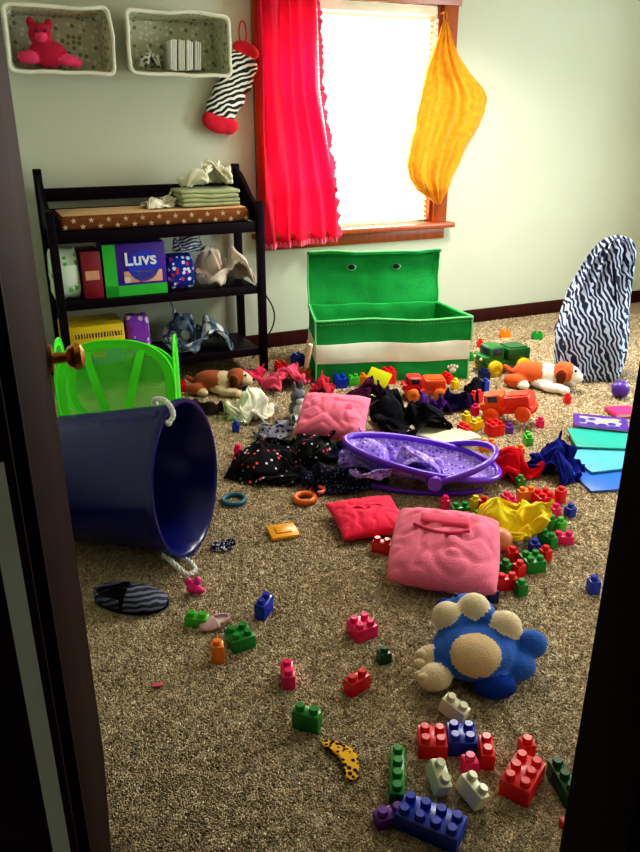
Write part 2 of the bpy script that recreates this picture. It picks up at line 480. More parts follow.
# door
hinge = WL(JL+.005, YF+.03); edge = hinge+Vector((-.238, .745, 0)); dv = edge-hinge
da = atan2(dv.y, dv.x)
dr = bpy.data.objects.new('door_1', None); COL.objects.link(dr); dr.location = hinge; dr.rotation_euler = (0, 0, da); dr['kind'] = 'structure'
bm = NB(); DWD = .78
abox(bm, (DWD/2, 0.02, 1.02), (DWD, .035, 2.02), .003)
obj('door_panel', bm, m_door, parent=dr, label='very dark stained plain wooden door leaf')
m_brass, nt, b = base('brass'); b.inputs['Metallic'].default_value = 1; b.inputs['Roughness'].default_value = .3
nt.links.new(mixc(nt, noise_n(nt, coords(nt), 8), lin((150, 95, 35)), lin((215, 150, 70))), b.inputs['Base Color'])
kp = [(0, 0), (.028, 0), (.028, .006), (.011, .010), (.010, .030), (.020, .036), (.027, .048), (.024, .060), (.012, .067), (0, .068)]
for yy, sg in ((.0, 1), (.038, -1)):
    bm = NB(); alathe(bm, kp, 28, mat=TRS((0, 0, 0), (sg*pi/2, 0, 0)))
    obj('door_knob', bm, m_brass, parent=dr, loc=(DWD-.030, yy, 1.05), label='aged brass round knob')

# ================================================================ CHANGING TABLE
TS0, TW, TD = -3.48, 1.19, .46
tb = thing('changing_table', WL(TS0, -.50), 'dark espresso wooden changing table with two open shelves', 'changing table', (0, 0, WA))
m_esp = wood((24, 14, 24), 2, .4)
for x in (.022, TW-.022):
    bm = NB(); abox(bm, (x, .022, .51), (.044, .044, 1.02), .004); obj('leg', bm, m_esp, parent=tb)
    bm = NB(); abox(bm, (x, TD-.022, .60), (.044, .044, 1.20), .004); obj('leg', bm, m_esp, parent=tb)
    bm = NB(); n = 14; t = bmesh.new(); pts = []
    for i in range(n+1):
        y = .04+(TD-.08)*i/n; zt = 1.0+.17*(1-cos(pi*i/n))/2
        pts.append((y, zt))
    for i in range(n):
        (y0, z0), (y1, z1) = pts[i], pts[i+1]
        vs = [t.verts.new(p) for p in ((x-.011, y0, .90), (x-.011, y1, .90), (x-.011, y1, z1), (x-.011, y0, z0))]
        vs2 = [t.verts.new((x+.011, p.co.y, p.co.z)) for p in vs]
        t.faces.new(vs); t.faces.new(vs2[::-1])
        t.faces.new((vs[3], vs[2], vs2[2], vs2[3])); t.faces.new((vs[0], vs2[0], vs2[1], vs[1]))
    join(bm, t, 0); obj('side_panel', bm, m_esp, parent=tb)
for z in (.15, .53, .895):
    bm = NB(); abox(bm, (TW/2, TD/2, z-.01), (TW-.09, TD-.06, .02), .002)
    abox(bm, (TW/2, .02, z-.015), (TW-.09, .02, .045 if z < .8 else .06), .003)
    obj('shelf', bm, m_esp, parent=tb)
bm = NB(); abox(bm, (TW/2, TD-.02, 1.06), (TW-.088, .02, .07), .004); obj('back_rail', bm, m_esp, parent=tb)
bm = NB(); abox(bm, (TW/2, TD-.02, .95), (TW-.088, .02, .07), .004); obj('back_rail', bm, m_esp, parent=tb)
def tab(s, y, z): return WL(TS0+s, -.50+y, z)
pd = thing('changing_pad', tab(TW/2, .225, .906), 'brown changing pad printed with pale stars, on the changing table', 'changing pad', (0, 0, WA))
bm = NB(); abox(bm, (0, 0, .038), (TW-.14, .35, .074), .024, seg=4)
obj('pad_body', bm, fabric((124, 74, 40), .3), parent=pd)
bm = NB()
for i in range(23):
    x = -.50+i*.0455; z = .022+.032*(i % 2)
    vs = []; t = bmesh.new()
    for k in range(10):
        rr = .017 if k % 2 == 0 else .007
        vs.append(t.verts.new((x+rr*sin(k*pi/5), -.1762, z+rr*cos(k*pi/5))))
    t.faces.new(vs); bmesh.ops.solidify(t, geom=t.faces[:], thickness=.002); join(bm, t, 0)
obj('star_print', bm, fabric((240, 222, 180), .1), parent=pd)
bm = NB(); abox(bm, (0, .0, .078), (TW-.17, .30, .006), .002); obj('pad_top', bm, fabric((215, 175, 125), .2), parent=pd)

def folded(name, loc, w, d, n, m, label, cat, rz, group=None):
    bm = NB()
    for i in range(n):
        abox(bm, (random.uniform(-.008, .008), random.uniform(-.008, .008), .012+i*.023), (w*random.uniform(.9, 1), d*random.uniform(.93, 1), .021), .0095, rot=(0, 0, random.uniform(-.07, .07)), seg=3, cuts=2)
    for v in bm.verts: v.co.z += .006*noise.noise(v.co*9)
    return obj(name, bm, m, loc=loc, rot=(0, 0, rz), label=label, cat=cat, group=group)
def sx(u, v, off): return onwall(u, v, off)[0]
s1 = sx(207, 185, .3)
rest(folded('folded_blanket', WL(s1, -.27, .99), .36, .22, 4, fabric((165, 172, 128), .45), 'folded sage green baby blanket on the changing pad', 'blanket', WA+.05), .987)
cloth('crumpled_shirt', WL(s1+.02, -.26, 0), .34, .24, .15, 2, fabric((225, 222, 195), .15), 'crumpled cream shirt tossed on a folded blanket', 'shirt', WA, z=1.087)
cloth('crumpled_cloth', WL(sx(165, 190, .3)-.03, -.27, 0), .20, .2, .07, 1, fabric((232, 228, 205), .15), 'small cream burp cloth on the changing pad', 'cloth', WA, z=.988)

ZS = .532
def shelfbox(name, u0, u1, hgt, dep, mats, label, cat, z=ZS, off=.42, v=290, bev=.006, rz=0):
    a = sx(u0, v, off); b_ = sx(u1, v, off); w_ = (b_-a)
    e = thing(name, WL((a+b_)/2, -off+dep/2, z), label, cat, (0, 0, WA+rz))
    bm = NB(); abox(bm, (0, 0, hgt/2), (w_, dep, hgt), bev); obj('carton', bm, mats, parent=e)
    return e, w_
e, w_ = shelfbox('diaper_carton', 106, 168, .29, .22, plastic((72, 22, 160), .4), 'purple and green cardboard diaper carton on the middle shelf', 'box')
bm = NB(); abox(bm, (-w_/2+.035, -.111, .145), (.07, .003, .288), .0); abox(bm, (0, -.111, .03), (w_-.002, .003, .06), 0); obj('green_panel', bm, plastic((50, 190, 60), .4), parent=e)
bm = NB(); acyl(bm, (.045, -.1105, .165), (.045, -.114, .165), .088, seg=32); obj('round_emblem', bm, plastic((40, 60, 210), .4), parent=e)
bm = NB(); abox(bm, (.04, -.1125, .105), (w_*.62, .003, .065), .001); obj('printed_picture', bm, dots((225, 170, 140), (240, 225, 215), 18, .4, (180, 90, 150)), parent=e)
txt('Luvs', .10, e, (.03, -.116, .200), (pi/2, 0, 0), plastic((245, 245, 255), .4))
e, w_ = shelfbox('book_carton', 84, 104, .26, .2, plastic((140, 28, 44), .4), 'dark red upright box beside the diaper carton', 'box')
bm = NB(); abox(bm, (0, -.1005, .13), (w_*.7, .003, .05), 0); obj('paper_label', bm, plastic((220, 160, 130)), parent=e)
def softpack(name, u0, u1, hgt, dep, m, label, z=ZS, off=.40, v=290, band=None, rz=0):
    a = sx(u0, v, off); b_ = sx(u1, v, off); w_ = b_-a
    e = thing(name, WL((a+b_)/2, -off+dep/2, z), label, 'package', (0, 0, WA+rz))
    bm = NB(); n = 16; rings = []
    for i in range(n+1):
        t = i/n; k = (1-abs(2*t-1)**5); cz = hgt*t; A = w_/2*(.86+.16*k); B = dep/2*(.45+.55*k)
        R = []
        for j in range(48):
            th = 2*pi*j/48; c_, s_ = cos(th), sin(th)
            R.append(bm.verts.new((A*math.copysign(abs(c_)**.4, c_)*(1+.06*noise.noise(Vector((c_*3, s_*3, cz*20)))), B*math.copysign(abs(s_)**.4, s_)*(1+.12*noise.noise(Vector((c_*6, s_*4, cz*24+3)))), cz)))
        rings.append(R)
    for A_, B_ in zip(rings, rings[1:]):
        for j in range(48): bm.faces.new((A_[j], A_[(j+1) % 48], B_[(j+1) % 48], B_[j]))
    bm.faces.new(rings[0]); bm.faces.new(rings[-1])
    obj('wrapper', bm, m, parent=e)
    if band:
        bm = NB(); abox(bm, (0, -dep/2-.004, hgt*.5), (w_*.75, .004, hgt*.4), .001); obj('paper_label', bm, band, parent=e)
    return e
softpack('diaper_package', 53, 82, .27, .16, dots((225, 238, 215), (120, 190, 110), 22, .33), 'white and green plastic wrapped diaper package on the middle shelf', band=plastic((235, 245, 230)))
softpack('wipes_package', 170, 196, .20, .14, dots((24, 50, 160), (205, 60, 90), 34, .4, (230, 230, 240)), 'blue patterned soft wipes package on the middle shelf')
cloth('crumpled_blanket', WL(sx(228, 288, .38)+.0, -.29, 0), .30, .36, .27, 1, fabric((235, 215, 200), .2), 'crumpled off-white blanket spilling over the middle shelf', 'blanket', WA+1.5, z=ZS)
cloth('striped_shirt', WL(sx(184, 245, .3)+.01, -.32, 0), .18, .17, .11, 0, zebra((225, 230, 235), (60, 80, 130), 18, 2), 'white crumpled striped shirt on a soft package', 'shirt', WA, z=ZS+.205)
ZB = .152
e, w_ = shelfbox('toy_carton', 63, 125, .23, .26, plastic((245, 205, 30), .4), 'yellow and purple cardboard toy carton on the bottom shelf', 'box', z=ZB, v=335)
bm = NB(); abox(bm, (0, -.131, .06), (w_-.01, .003, .11), 0); obj('printed_panel', bm, plastic((90, 50, 150)), parent=e)
bm = NB(); abox(bm, (-w_*.1, -.133, .07), (w_*.5, .003, .05), 0); obj('printed_panel', bm, plastic((200, 50, 50)), parent=e)
bm = NB(); abox(bm, (.02, -.131, .175), (w_*.78, .003, .028), 0); obj('printed_band', bm, zebra((245, 205, 30), (70, 30, 60), 20, 3, (0, 0, 0), 'X'), parent=e, label='dark printed band')
softpack('snack_package', 128, 151, .25, .14, dots((150, 70, 200), (240, 215, 240), 18, .42), 'rounded purple and white package on the bottom shelf', z=ZB, v=335)
cloth('laundry_clump', WL(sx(194, 345, .33)+.03, -.29, 0), .40, .40, .25, 1, dots((86, 100, 126), (215, 218, 225), 16, .5, (140, 158, 184)), 'crumpled pale grey blue laundry on the bottom shelf', 'clothes', WA+1.5, z=ZB)
bm = NB(); pts = []
for i in range(30):
    t = i/29; pts.append(WL(-2.20+.10*sin(t*pi*1.4), -.06-.16*t, .45*(1-t)**1.3+.008))
atube(bm, pts, .005, seg=8); obj('power_cable', bm, plastic((20, 20, 22)), label='thin black power cable hanging beside the changing table', cat='cable')

# ================================================================ WALL BASKETS
def wall_basket(u0, u1, label, seed):
    off = .12
    s0, _ = onwall(u0, 45, off); s1_, _ = onwall(u1, 45, off)
    zc0, zc1 = 1.68, 1.985
    W_ = s1_-s0; Hh = zc1-zc0; D = .22
    e = thing('wall_basket', WL((s0+s1_)/2, -.004, zc0), label, 'basket', (0, 0, WA), group='baskets mounted on the wall')
    def rr(w, h, y, r=.03, n=6, wob=0):
        P = []; m_ = 8
        cs = [(w/2-r, h/2-r, 0), (-w/2+r, h/2-r, pi/2), (-w/2+r, -h/2+r, pi), (w/2-r, -h/2+r, 1.5*pi)]
        for ci, (cx, cz, a0) in enumerate(cs):
            for i in range(n+1):
                a = a0+pi/2*i/n; P.append(Vector((cx+r*cos(a), y, Hh/2+cz+r*sin(a))))
            nx_ = cs[(ci+1) % 4]; q0 = P[-1]; q1 = Vector((nx_[0]+r*cos(nx_[2]), y, Hh/2+nx_[1]+r*sin(nx_[2])))
            for i in range(1, m_): P.append(q0+(q1-q0)*i/m_)
        for p in P:
            p.x += wob*noise.noise(Vector((p.x*6+seed, p.z*6, 0))); p.z += wob*noise.noise(Vector((p.x*6+seed, p.z*6, 5)))
            p.y += wob*.8*noise.noise(Vector((p.x*8+seed, p.z*8, 9)))*(1 if y < -.1 else 0)
        return P
    bm = NB()
    A = [bm.verts.new(p) for p in rr(W_*.90, Hh*.88, -.004)]; B = [bm.verts.new(p) for p in rr(W_, Hh, -D, wob=.014)]
    C = [bm.verts.new(p) for p in rr(W_-.02, Hh-.02, -D, wob=.014)]; Dd = [bm.verts.new(p) for p in rr(W_*.90-.02, Hh*.88-.02, -.014)]
    n = len(A)
    for P_, Q, mi in ((A, B, 0), (B, C, 0), (C, Dd, 1)):
        for i in range(n):
            f = bm.faces.new((P_[i], P_[(i+1) % n], Q[(i+1) % n], Q[i])); f.material_index = mi
    bm.faces.new(A); f = bm.faces.new(Dd); f.material_index = 1
    obj('basket_body', bm, [fabric((222, 221, 198), .12), dots((200, 200, 174), (138, 142, 114), 34, .36, (226, 224, 200))], parent=e)
    bm = NB(); atube(bm, rr(W_, Hh, -D, wob=.014), .009, closed=True); obj('rim', bm, fabric((238, 236, 220), .12), parent=e)
    return (s0+s1_)/2, W_
c1, W1 = wall_basket(6, 109, 'cream fabric basket with printed lining holding a pink plush toy', 1)
c2, W2 = wall_basket(124, 224, 'cream fabric basket with printed lining holding folded cloths', 2)
pl = thing('plush_toy', WL(c1-.06, -.13, 1.702), 'crimson and pink plush animal slumped in the wall basket', 'plush toy', (0, 0, WA))
plush('plush_body', [((0, 0, .07), (.10, .06, .07), 0), ((-.03, -.01, .16), (.06, .055, .055), 0), ((.09, -.03, .04), (.06, .03, .03), 1), ((-.10, -.03, .05), (.06, .035, .035), 1), ((.13, -.02, .03), (.04, .03, .028), 1), ((-.07, 0, .215), (.022, .015, .03), 0), ((.02, 0, .21), (.022, .015, .03), 0), ((-.03, -.06, .145), (.03, .025, .022), 1)],
      [fabric((190, 10, 60)), fabric((240, 60, 110))], parent=pl)
for x in (-.05, -.01): ball('eye', pl, (x, -.062, .172), .007, plastic((10, 10, 10)))
for i in range(4):
    bm = NB()
    for k in range(3): abox(bm, (k*.012-.012, 0, .075), (.011, .12, .15+.01*sin(i+k)), .005, seg=2)
    obj('folded_cloth', bm, fabric([(238, 236, 226), (225, 224, 205), (240, 238, 230), (215, 218, 205)][i], .1), loc=WL(c2-.03+i*.046, -.11, 1.705), rot=(0, radians(4), WA), label='folded white cloth standing in the wall basket', cat='cloth', group='folded cloths in the wall basket')
cloth('cloth_bundle', WL(c2-.15, -.11, 0), .14, .12, .09, 2, dots((190, 190, 172), (70, 72, 62), 40, .3), 'small dotted cloth bundle in the wall basket', 'cloth', WA, z=1.71)

# ================================================================ STOCKING
def P(u, v, off=.05):
    s, z = onwall(u, v, off); return s, z
e0 = P(232, 85)
st = thing('christmas_stocking', WL(e0[0], -.05, e0[1]), 'zebra striped stocking with red cuff and toe hanging on the wall', 'stocking', (0, 0, WA))
def q(u, v): a = P(u, v); return (a[0]-e0[0], 0, a[1]-e0[1])
plush('stocking_body', [(q(246, 50), (.085, .034, .045), 1, (0, .35, 0)), (q(242, 64), (.10, .034, .07), 0, (0, .35, 0)), (q(237, 78), (.105, .036, .09), 0, (0, .3, 0)),
      (q(229, 95), (.105, .036, .09), 0, (0, .3, 0)), (q(222, 108), (.10, .038, .07), 0, (0, .2, 0)), (q(219, 123), (.10, .036, .06), 1, (0, .25, 0)), (q(210, 120), (.05, .034, .05), 1), (q(229, 126), (.06, .034, .05), 1)],
      [zebra((238, 238, 228), (12, 12, 20), 13, 5, (.5, .3, .5)), fabric((215, 16, 50))], parent=st, voxel=.007)
bm = NB(); a = Vector(q(243, 44)); atube(bm, [a+Vector((.022*sin(t*2*pi/16), 0, .055-.065*cos(t*2*pi/16))) for t in range(16)], .004, closed=True); obj('hanging_loop', bm, fabric((205, 20, 48)), parent=st)

# ================================================================ CURTAIN
OFF = .11
crt = thing('curtain', WL(-1.95, -OFF, .70), 'long red pink curtain panel with ruffled edge beside the window', 'curtain', (0, 0, WA))
def wl2(u, v, off=OFF): s, z = onwall(u, v, off); return s+1.95, z-.70
Ledge = [(257, -60), (257, 10), (262, 130), (266, 246)]; Redge = [(314, -60), (317, 10), (320, 90), (334, 190), (336, 238)]
def interp(E, v):
    for (a, b_), (c, d) in zip(E, E[1:]):
        if v <= d or (c, d) == E[-1]:
            t = (v-b_)/(d-b_); return a+(c-a)*t
def cf(a, b_, extra=0):
    v = -60+b_*(306-8*a)
    u = interp(Ledge, v)*(1-a)+interp(Redge, v)*a
    x, z = wl2(u, v)
    fz = .030*sin(a*pi*9+.9*sin(b_*4)+2.5*noise.noise(Vector((a*3, b_*2, 0))))+.020*noise.noise(Vector((a*9, b_*3, 4)))+.005*noise.noise(Vector((a*30, b_*8, 4)))
    return Vector((x, -fz*(.5+.6*b_), z))
bm = NB(); agrid(bm, cf, 130, 70)
m_cur, nt, b = base('curtain_fabric')
tc = coords(nt); nf = noise_n(nt, tc, 5, 4)
nt.links.new(mixc(nt, nf, lin((180, 4, 34)), lin((228, 24, 76))), b.inputs['Base Color']); b.inputs['Roughness'].default_value = .85
tl = N(nt, 'ShaderNodeBsdfTranslucent'); tl.inputs[0].default_value = lin((250, 20, 70)); mx = N(nt, 'ShaderNodeMixShader'); mx.inputs[0].default_value = .18
nt.links.new(b.outputs[0], mx.inputs[1]); nt.links.new(tl.outputs[0], mx.inputs[2]); nt.links.new(mx.outputs[0], nt.nodes['Material Output'].inputs[0])
obj('curtain_panel', bm, m_cur, parent=crt, sharp=180)
bm = NB()
def rf(a, b_):
    v = -60+b_*298
    u = interp(Redge, v)-2+a*(4+4*noise.noise(Vector((b_*22, 0, 0)))+2*noise.noise(Vector((b_*60, 0, 0)))); x, z = wl2(u, v)
    return Vector((x, -.02-.03*a*noise.noise(Vector((b_*45, 3, 0)))-.01, z))
agrid(bm, rf, 5, 220); obj('ruffle', bm, fabric((245, 60, 105), .2), parent=crt, sharp=180, label='light pink ruffled edge')
bm = NB()
def hf(a, b_):
    p = cf(a, 1); return p+Vector((0, -.004-.006*sin(a*150), .012-.035*b_))
agrid(bm, hf, 160, 3); obj('hem', bm, fabric((250, 110, 140), .2), parent=crt, sharp=180, label='pale pink lace hem')
rod = thing('curtain_rod', WL(-1.46, -.11, 2.42), 'dark metal curtain rod above the window', 'curtain rod', (0, 0, WA))
bm = NB(); acyl(bm, (-.85, 0, 0), (.85, 0, 0), .011); obj('pole', bm, plastic((30, 28, 30)), parent=rod)
for x in (-.8, .8):
    bm = NB(); acyl(bm, (x, 0, 0), (x, .107, 0), .008); acyl(bm, (x, .10, 0), (x, .109, 0), .025); obj('bracket', bm, plastic((30, 28, 30)), parent=rod)

# ================================================================ YELLOW SACK
OFS = .08
yb = P(445, 100, OFS)
sk = thing('cloth_sack', WL(yb[0], -OFS, yb[1]), 'golden yellow cloth sack hanging from the window casing', 'sack', (0, 0, WA))
rows = [(22, 443, 448), (38, 438, 452), (55, 431, 458), (72, 426, 470), (88, 423, 483), (98, 421, 487), (112, 418, 485), (130, 414, 476), (148, 410, 466), (165, 408, 458), (178, 409, 452), (190, 417, 447), (200, 431, 442), (205, 437, 440)]
secs = []
for i, (v, l, r_) in enumerate(rows):
    a = P(l, v, OFS); c = P(r_, v, OFS)
    w_ = (c[0]-a[0])/2
    secs.append(((a[0]+c[0])/2-yb[0], 0, a[1]-yb[1], w_, min(.05, w_*.45)))
S2 = []
for A, B in zip(secs, secs[1:]):
    for t in (0, .2, .4, .6, .8): S2.append(tuple(A[i]*(1-t)+B[i]*t for i in range(5)))
S2.append(secs[-1])
bm = NB(); n = 110; rings = []
for (cx, cy, cz, a, b_) in S2:
    R = []
    for i in range(n):
        th = 2*pi*i/n
        pl_ = 1+.8*noise.noise(Vector((cos(th)*5+cz*1.2, sin(th)*2, cz*1.0)))+.35*noise.noise(Vector((cos(th)*11-cz*3, sin(th)*3, cz*2.4)))
        e2 = 1+.06*noise.noise(Vector((cz*9, math.copysign(3, cos(th)), 0)))
        R.append(bm.verts.new((cx+a*cos(th)*e2, cy+b_*sin(th)*pl_, cz)))
    rings.append(R)
for A, B in zip(rings, rings[1:]):
    for i in range(n): bm.faces.new((A[i], A[(i+1) % n], B[(i+1) % n], B[i]))
bm.faces.new(rings[0]); bm.faces.new(rings[-1])
obj('sack_body', bm, fabric((222, 130, 4), .3, .6, 30, c2=(248, 172, 14)), parent=sk, sharp=180)
bm = NB(); a = Vector((P(445, 20, OFS)[0]-yb[0], 0, P(445, 20, OFS)[1]-yb[1]))
atube(bm, [a+Vector((.012*sin(t*2*pi/14), 0, .02-.03*cos(t*2*pi/14))) for t in range(14)], .004, closed=True); obj('hanging_loop', bm, fabric((200, 130, 20)), parent=sk)
bm = NB(); acyl(bm, (a.x, 0, a.z+.045), (a.x, .06, a.z+.04), .004, seg=8); asph(bm, (a.x, 0, a.z+.045), .007, seg=8)
obj('wall_hook', bm, m_brass, loc=WL(yb[0], -OFS, yb[1]), rot=(0, 0, WA), label='small brass hook in the window casing', cat='hook')

# ================================================================ GREEN STORAGE BOX
fl = at(315, 384); fr = at(468, 379)
gv = fr-fl; GW = gv.length; ga = atan2(gv.y, gv.x); GD, GH = .40, .385
gb = thing('storage_box', (fl+fr)/2, 'green fabric toy storage box with white band and open lid', 'storage box', (0, 0, ga))
m_gr, nt, b = base('green_canvas'); co = coords(nt)
nt.links.new(mixc(nt, noise_n(nt, co, 6, 5), lin((20, 134, 60)), lin((46, 184, 92))), b.inputs['Base Color']); b.inputs['Roughness'].default_value = .95
b.inputs['Specular IOR Level'].default_value = .2
bump(nt, b, noise_n(nt, co, 200, 2), .8, .005)
m_cr = fabric((242, 245, 230), .06)
m_pip = fabric((120, 214, 140), .1)
def warp(bm):
    for v in bm.verts:
        x, y, z = v.co
        v.co.x -= (x+GW/2)*.13*max(0, y)/GD
        q_ = Vector((x*3.2, y*3.2, z*3.2)); q2 = Vector((x*9, y*9, z*9)); e_ = min(1, z/.1)
        v.co += Vector((noise.noise(q_), noise.noise(q_+Vector((9, 0, 0))), .8*noise.noise(q_+Vector((0, 9, 0)))*e_))*.015
        v.co.y += .010*noise.noise(q2)
    return bm
bm = NB(); T = .018
abox(bm, (0, T/2, GH/2), (GW, T, GH), .006, cuts=3); abox(bm, (0, GD-T/2, GH/2), (GW, T, GH), .006, cuts=3)
abox(bm, (-GW/2+T/2, GD/2, GH/2), (T, GD-2*T, GH), .004, cuts=3); abox(bm, (GW/2-T/2, GD/2, GH/2), (T, GD-2*T, GH), .004, cuts=3)
abox(bm, (0, GD/2, .012), (GW-.02, GD-.02, .02), 0, cuts=2)
obj('box_body', warp(bm), m_gr, parent=gb)
bm = NB(); abox(bm, (0, -.005, .185), (GW+.006, .006, .115), .001, cuts=3); abox(bm, (GW/2+.002, GD/2, .185), (.006, GD-.01, .115), .001, cuts=3); abox(bm, (-GW/2-.002, GD/2, .185), (.006, GD-.01, .115), .001, cuts=3)
obj('white_band', warp(bm), m_cr, parent=gb, label='wide off-white band')
px_, pz = .37, .062
bm = NB(); asph(bm, (px_, -.006, pz), (.022, .004, .018), seg=12)
for k_ in range(4): asph(bm, (px_-.027+.018*k_, -.006, pz+.021+(.006 if k_ in (1, 2) else 0)), (.0085, .004, .011), seg=8)
obj('paw_print', warp(bm), m_cr, parent=gb, label='off-white paw print')
bm = NB()
for pts in ([(-GW/2, -.003, GH-.004), (GW/2, -.003, GH-.004)], [(-GW/2, -.003, .0055), (-GW/2, -.003, GH)], [(GW/2, -.003, .0055), (GW/2, -.003, GH)], [(GW/2, 0, GH), (GW/2, GD, GH)], [(-GW/2, 0, GH), (-GW/2, GD, GH)]):
    atube(bm, seg_pts(*pts, 20), .0055, seg=8)
for i in range(46):
    x = -GW/2+.01+i*(GW-.02)/45; abox(bm, (x, -.0045, GH-.026), (.010, .003, .003), 0)
obj('piping', warp(bm), m_pip, parent=gb, label='pale green edging and stitching')
bm = NB(); LH = .345; LW = GW*.89
abox(bm, (0, .01, LH/2), (LW, .018, LH), .007, cuts=3); abox(bm, (0, -.02, LH-.01), (LW, .055, .018), .006, cuts=3)
def warp2(bm):
    for v in bm.verts:
        x, y, z = v.co
        v.co += Vector((.006*noise.noise(Vector((z*8, 1, 0))), .018*noise.noise(Vector((x*4, z*5, 7)))+.008*noise.noise(Vector((x*11, z*11, 7))), -.010*cos(pi*x/LW)*(z/LH)+.010*noise.noise(Vector((x*6, 3, 0)))))
    return bm
lid = obj('lid', warp2(bm), m_gr, parent=gb, loc=(-GW*.062, GD-.004, GH-.02), rot=(radians(-7), 0, 0))
bm = NB(); atube(bm, seg_pts((-LW/2+.004, -.004, .0), (-LW/2+.004, -.004, LH)), .004, seg=8); atube(bm, seg_pts((LW/2-.004, -.004, .0), (LW/2-.004, -.004, LH)), .004, seg=8)
atube(bm, seg_pts((-LW/2+.01, -.047, LH), (LW/2-.01, -.047, LH), 24), .006, seg=8)
obj('piping', warp2(bm), m_pip, parent=lid)
for x in (-.14, .14):
    bm = NB(); asph(bm, (0, 0, 0), (.030, .012, .020), seg=20); o = obj('grommet', bm, plastic((150, 215, 165), .4), parent=lid, loc=(x, -.003, LH*.70), label='pale green grommet ring')
    bm = NB(); asph(bm, (0, 0, 0), (.024, .009, .0155), seg=16); obj('grommet_hole', bm, plastic((10, 14, 12), .5), parent=o, loc=(.0, -.006, .001))
bm = NB(); pts = []
for i in range(13): t = i/12; pts.append((-GW/2-.026-.022*sin(pi*t), -.02+.10*t, .25-.15*sin(pi*t)))
atube(bm, pts, .013, seg=10)
obj('rope_handle', bm, fabric((235, 225, 190), .2), parent=gb, label='cream rope handle')

# ================================================================ ZEBRA BAG
zp = at(595, 383)+Vector((0, .13, 0))
zb = thing('zebra_bag', zp, 'tall slumped zebra striped fabric bag standing on the carpet', 'bag', (0, 0, -.1))
secs = [(0, 0, .002, .17, .12), (0, 0, .03, .19, .14), (-.005, 0, .12, .20, .145), (-.01, 0, .25, .20, .14), (.0, 0, .38, .19, .13), (.01, 0, .50, .175, .105), (.025, 0, .60, .155, .08), (.035, 0, .69, .132, .055), (.045, 0, .75, .112, .04), (.05, 0, .79, .09, .03), (.052, 0, .82, .062, .02), (.055, 0, .835, .02, .008)]
bm = NB(); n = 140; rings = []; D2 = []
for A, B in zip(secs, secs[1:]):
    for t in (0, .2, .4, .6, .8): D2.append(tuple(A[i]*(1-t)+B[i]*t for i in range(5)))
D2.append(secs[-1])
for (cx, cy, cz, a, b_) in D2:
    R = []; up_ = max(0, (cz-.45)/.4)
    for i in range(n):
        th = 2*pi*i/n; c_, s_ = cos(th), sin(th)
        w_ = 1+.14*noise.noise(Vector((c_*2, s_*2, cz*3)))+(.05+.30*up_)*noise.noise(Vector((c_*5, s_*5, cz*2)))
        R.append(bm.verts.new((cx+a*math.copysign(abs(c_)**.75, c_)*w_, cy+b_*math.copysign(abs(s_)**.75, s_)*w_*(1+.5*up_*sin(c_*14))-.03*cz*sin(cz*9), cz+up_*(.05*noise.noise(Vector((c_*2.2, 0, 8)))+.02*noise.noise(Vector((c_*6, 0, 3)))))))
    rings.append(R)
for A, B in zip(rings, rings[1:]):
    for i in range(n): bm.faces.new((A[i], A[(i+1) % n], B[(i+1) % n], B[i]))
bm.faces.new(rings[0]); bm.faces.new(rings[-1])
obj('bag_body', bm, zebra((188, 202, 232), (8, 12, 56), 12, 8, (0, .4, 0), 'X', 1.3, 1.0), parent=zb, sharp=180)
bm = NB(); atube(bm, [(.03+.05*sin(t*pi/12), -.100+.02*t/12, .70-.24*sin(t*pi/12)) for t in range(13)], .006, seg=8); obj('strap', bm, fabric((20, 22, 50)), parent=zb)

# ================================================================ NAVY TUB
al = radians(13); R1, R0, LT = .272, .225, .50
ti = math.asin((R1-R0)/LT)
ax = Vector((cos(al)*cos(ti), -sin(al)*cos(ti), sin(ti)))
oc = at(188, 482, .272); oc.z = R1*cos(ti)+.012
o0 = oc-ax*LT
qt = ax.to_track_quat('Z', 'Y')
tub = thing('plastic_tub', o0, 'large navy blue plastic tub lying on its side', 'tub'); tub.rotation_euler = qt.to_euler()
bm = NB(); th = .006
alathe(bm, [(0, 0), (R0-.02, 0), (R0, .012), (R1-.006, LT-.03), (R1+.010, LT-.03), (R1+.013, LT-.018), (R1+.010, LT), (R1-.002, LT), (R1-.010, LT-.01), (R0-th, .02), (R0-.03, .012), (0, .010)], 72)
obj('tub_body', bm, plastic((6, 14, 90), .25), parent=tub, sharp=35)
inv = qt.to_matrix().inverted()
m_rope = fabric((228, 226, 212), .4, 1.0, 90)
def rope(anchor_dir, ctrl):
    dl = inv @ anchor_dir; dl.z = 0; dl.normalize()
    base_ = dl*(R1+.008)+Vector((0, 0, LT-.03))
    C = [base_+(inv @ Vector(c)) for c in ctrl]
    pts0 = []
    for i in range(len(C)-1):
        p0 = C[max(0, i-1)]; p1 = C[i]; p2 = C[i+1]; p3 = C[min(len(C)-1, i+2)]
        for k in range(10):
            t = k/10
            pts0.append(.5*((2*p1)+(-p0+p2)*t+(2*p0-5*p1+4*p2-p3)*t*t+(-p0+3*p1-3*p2+p3)*t*t*t))
    pts0.append(C[-1])
    bm = NB(); nn = len(pts0)
    for ph in (0, 2*pi/3, 4*pi/3):
        pts = []
        for i, p in enumerate(pts0):
            tg = (pts0[min(nn-1, i+1)]-pts0[max(0, i-1)]).normalized()
            a_ = tg.orthogonal().normalized() if i == 0 else (a_-tg*a_.dot(tg)).normalized()
            b2 = tg.cross(a_); pts.append(p+(a_*cos(ph+i*.6)+b2*sin(ph+i*.6))*.0045)
        atube(bm, pts, .0052, seg=6)
    for p in (pts0[0], pts0[-1]): asph(bm, p, .012, seg=10)
    obj('rope_handle', bm, m_rope, parent=tub, label='white twisted rope handle')
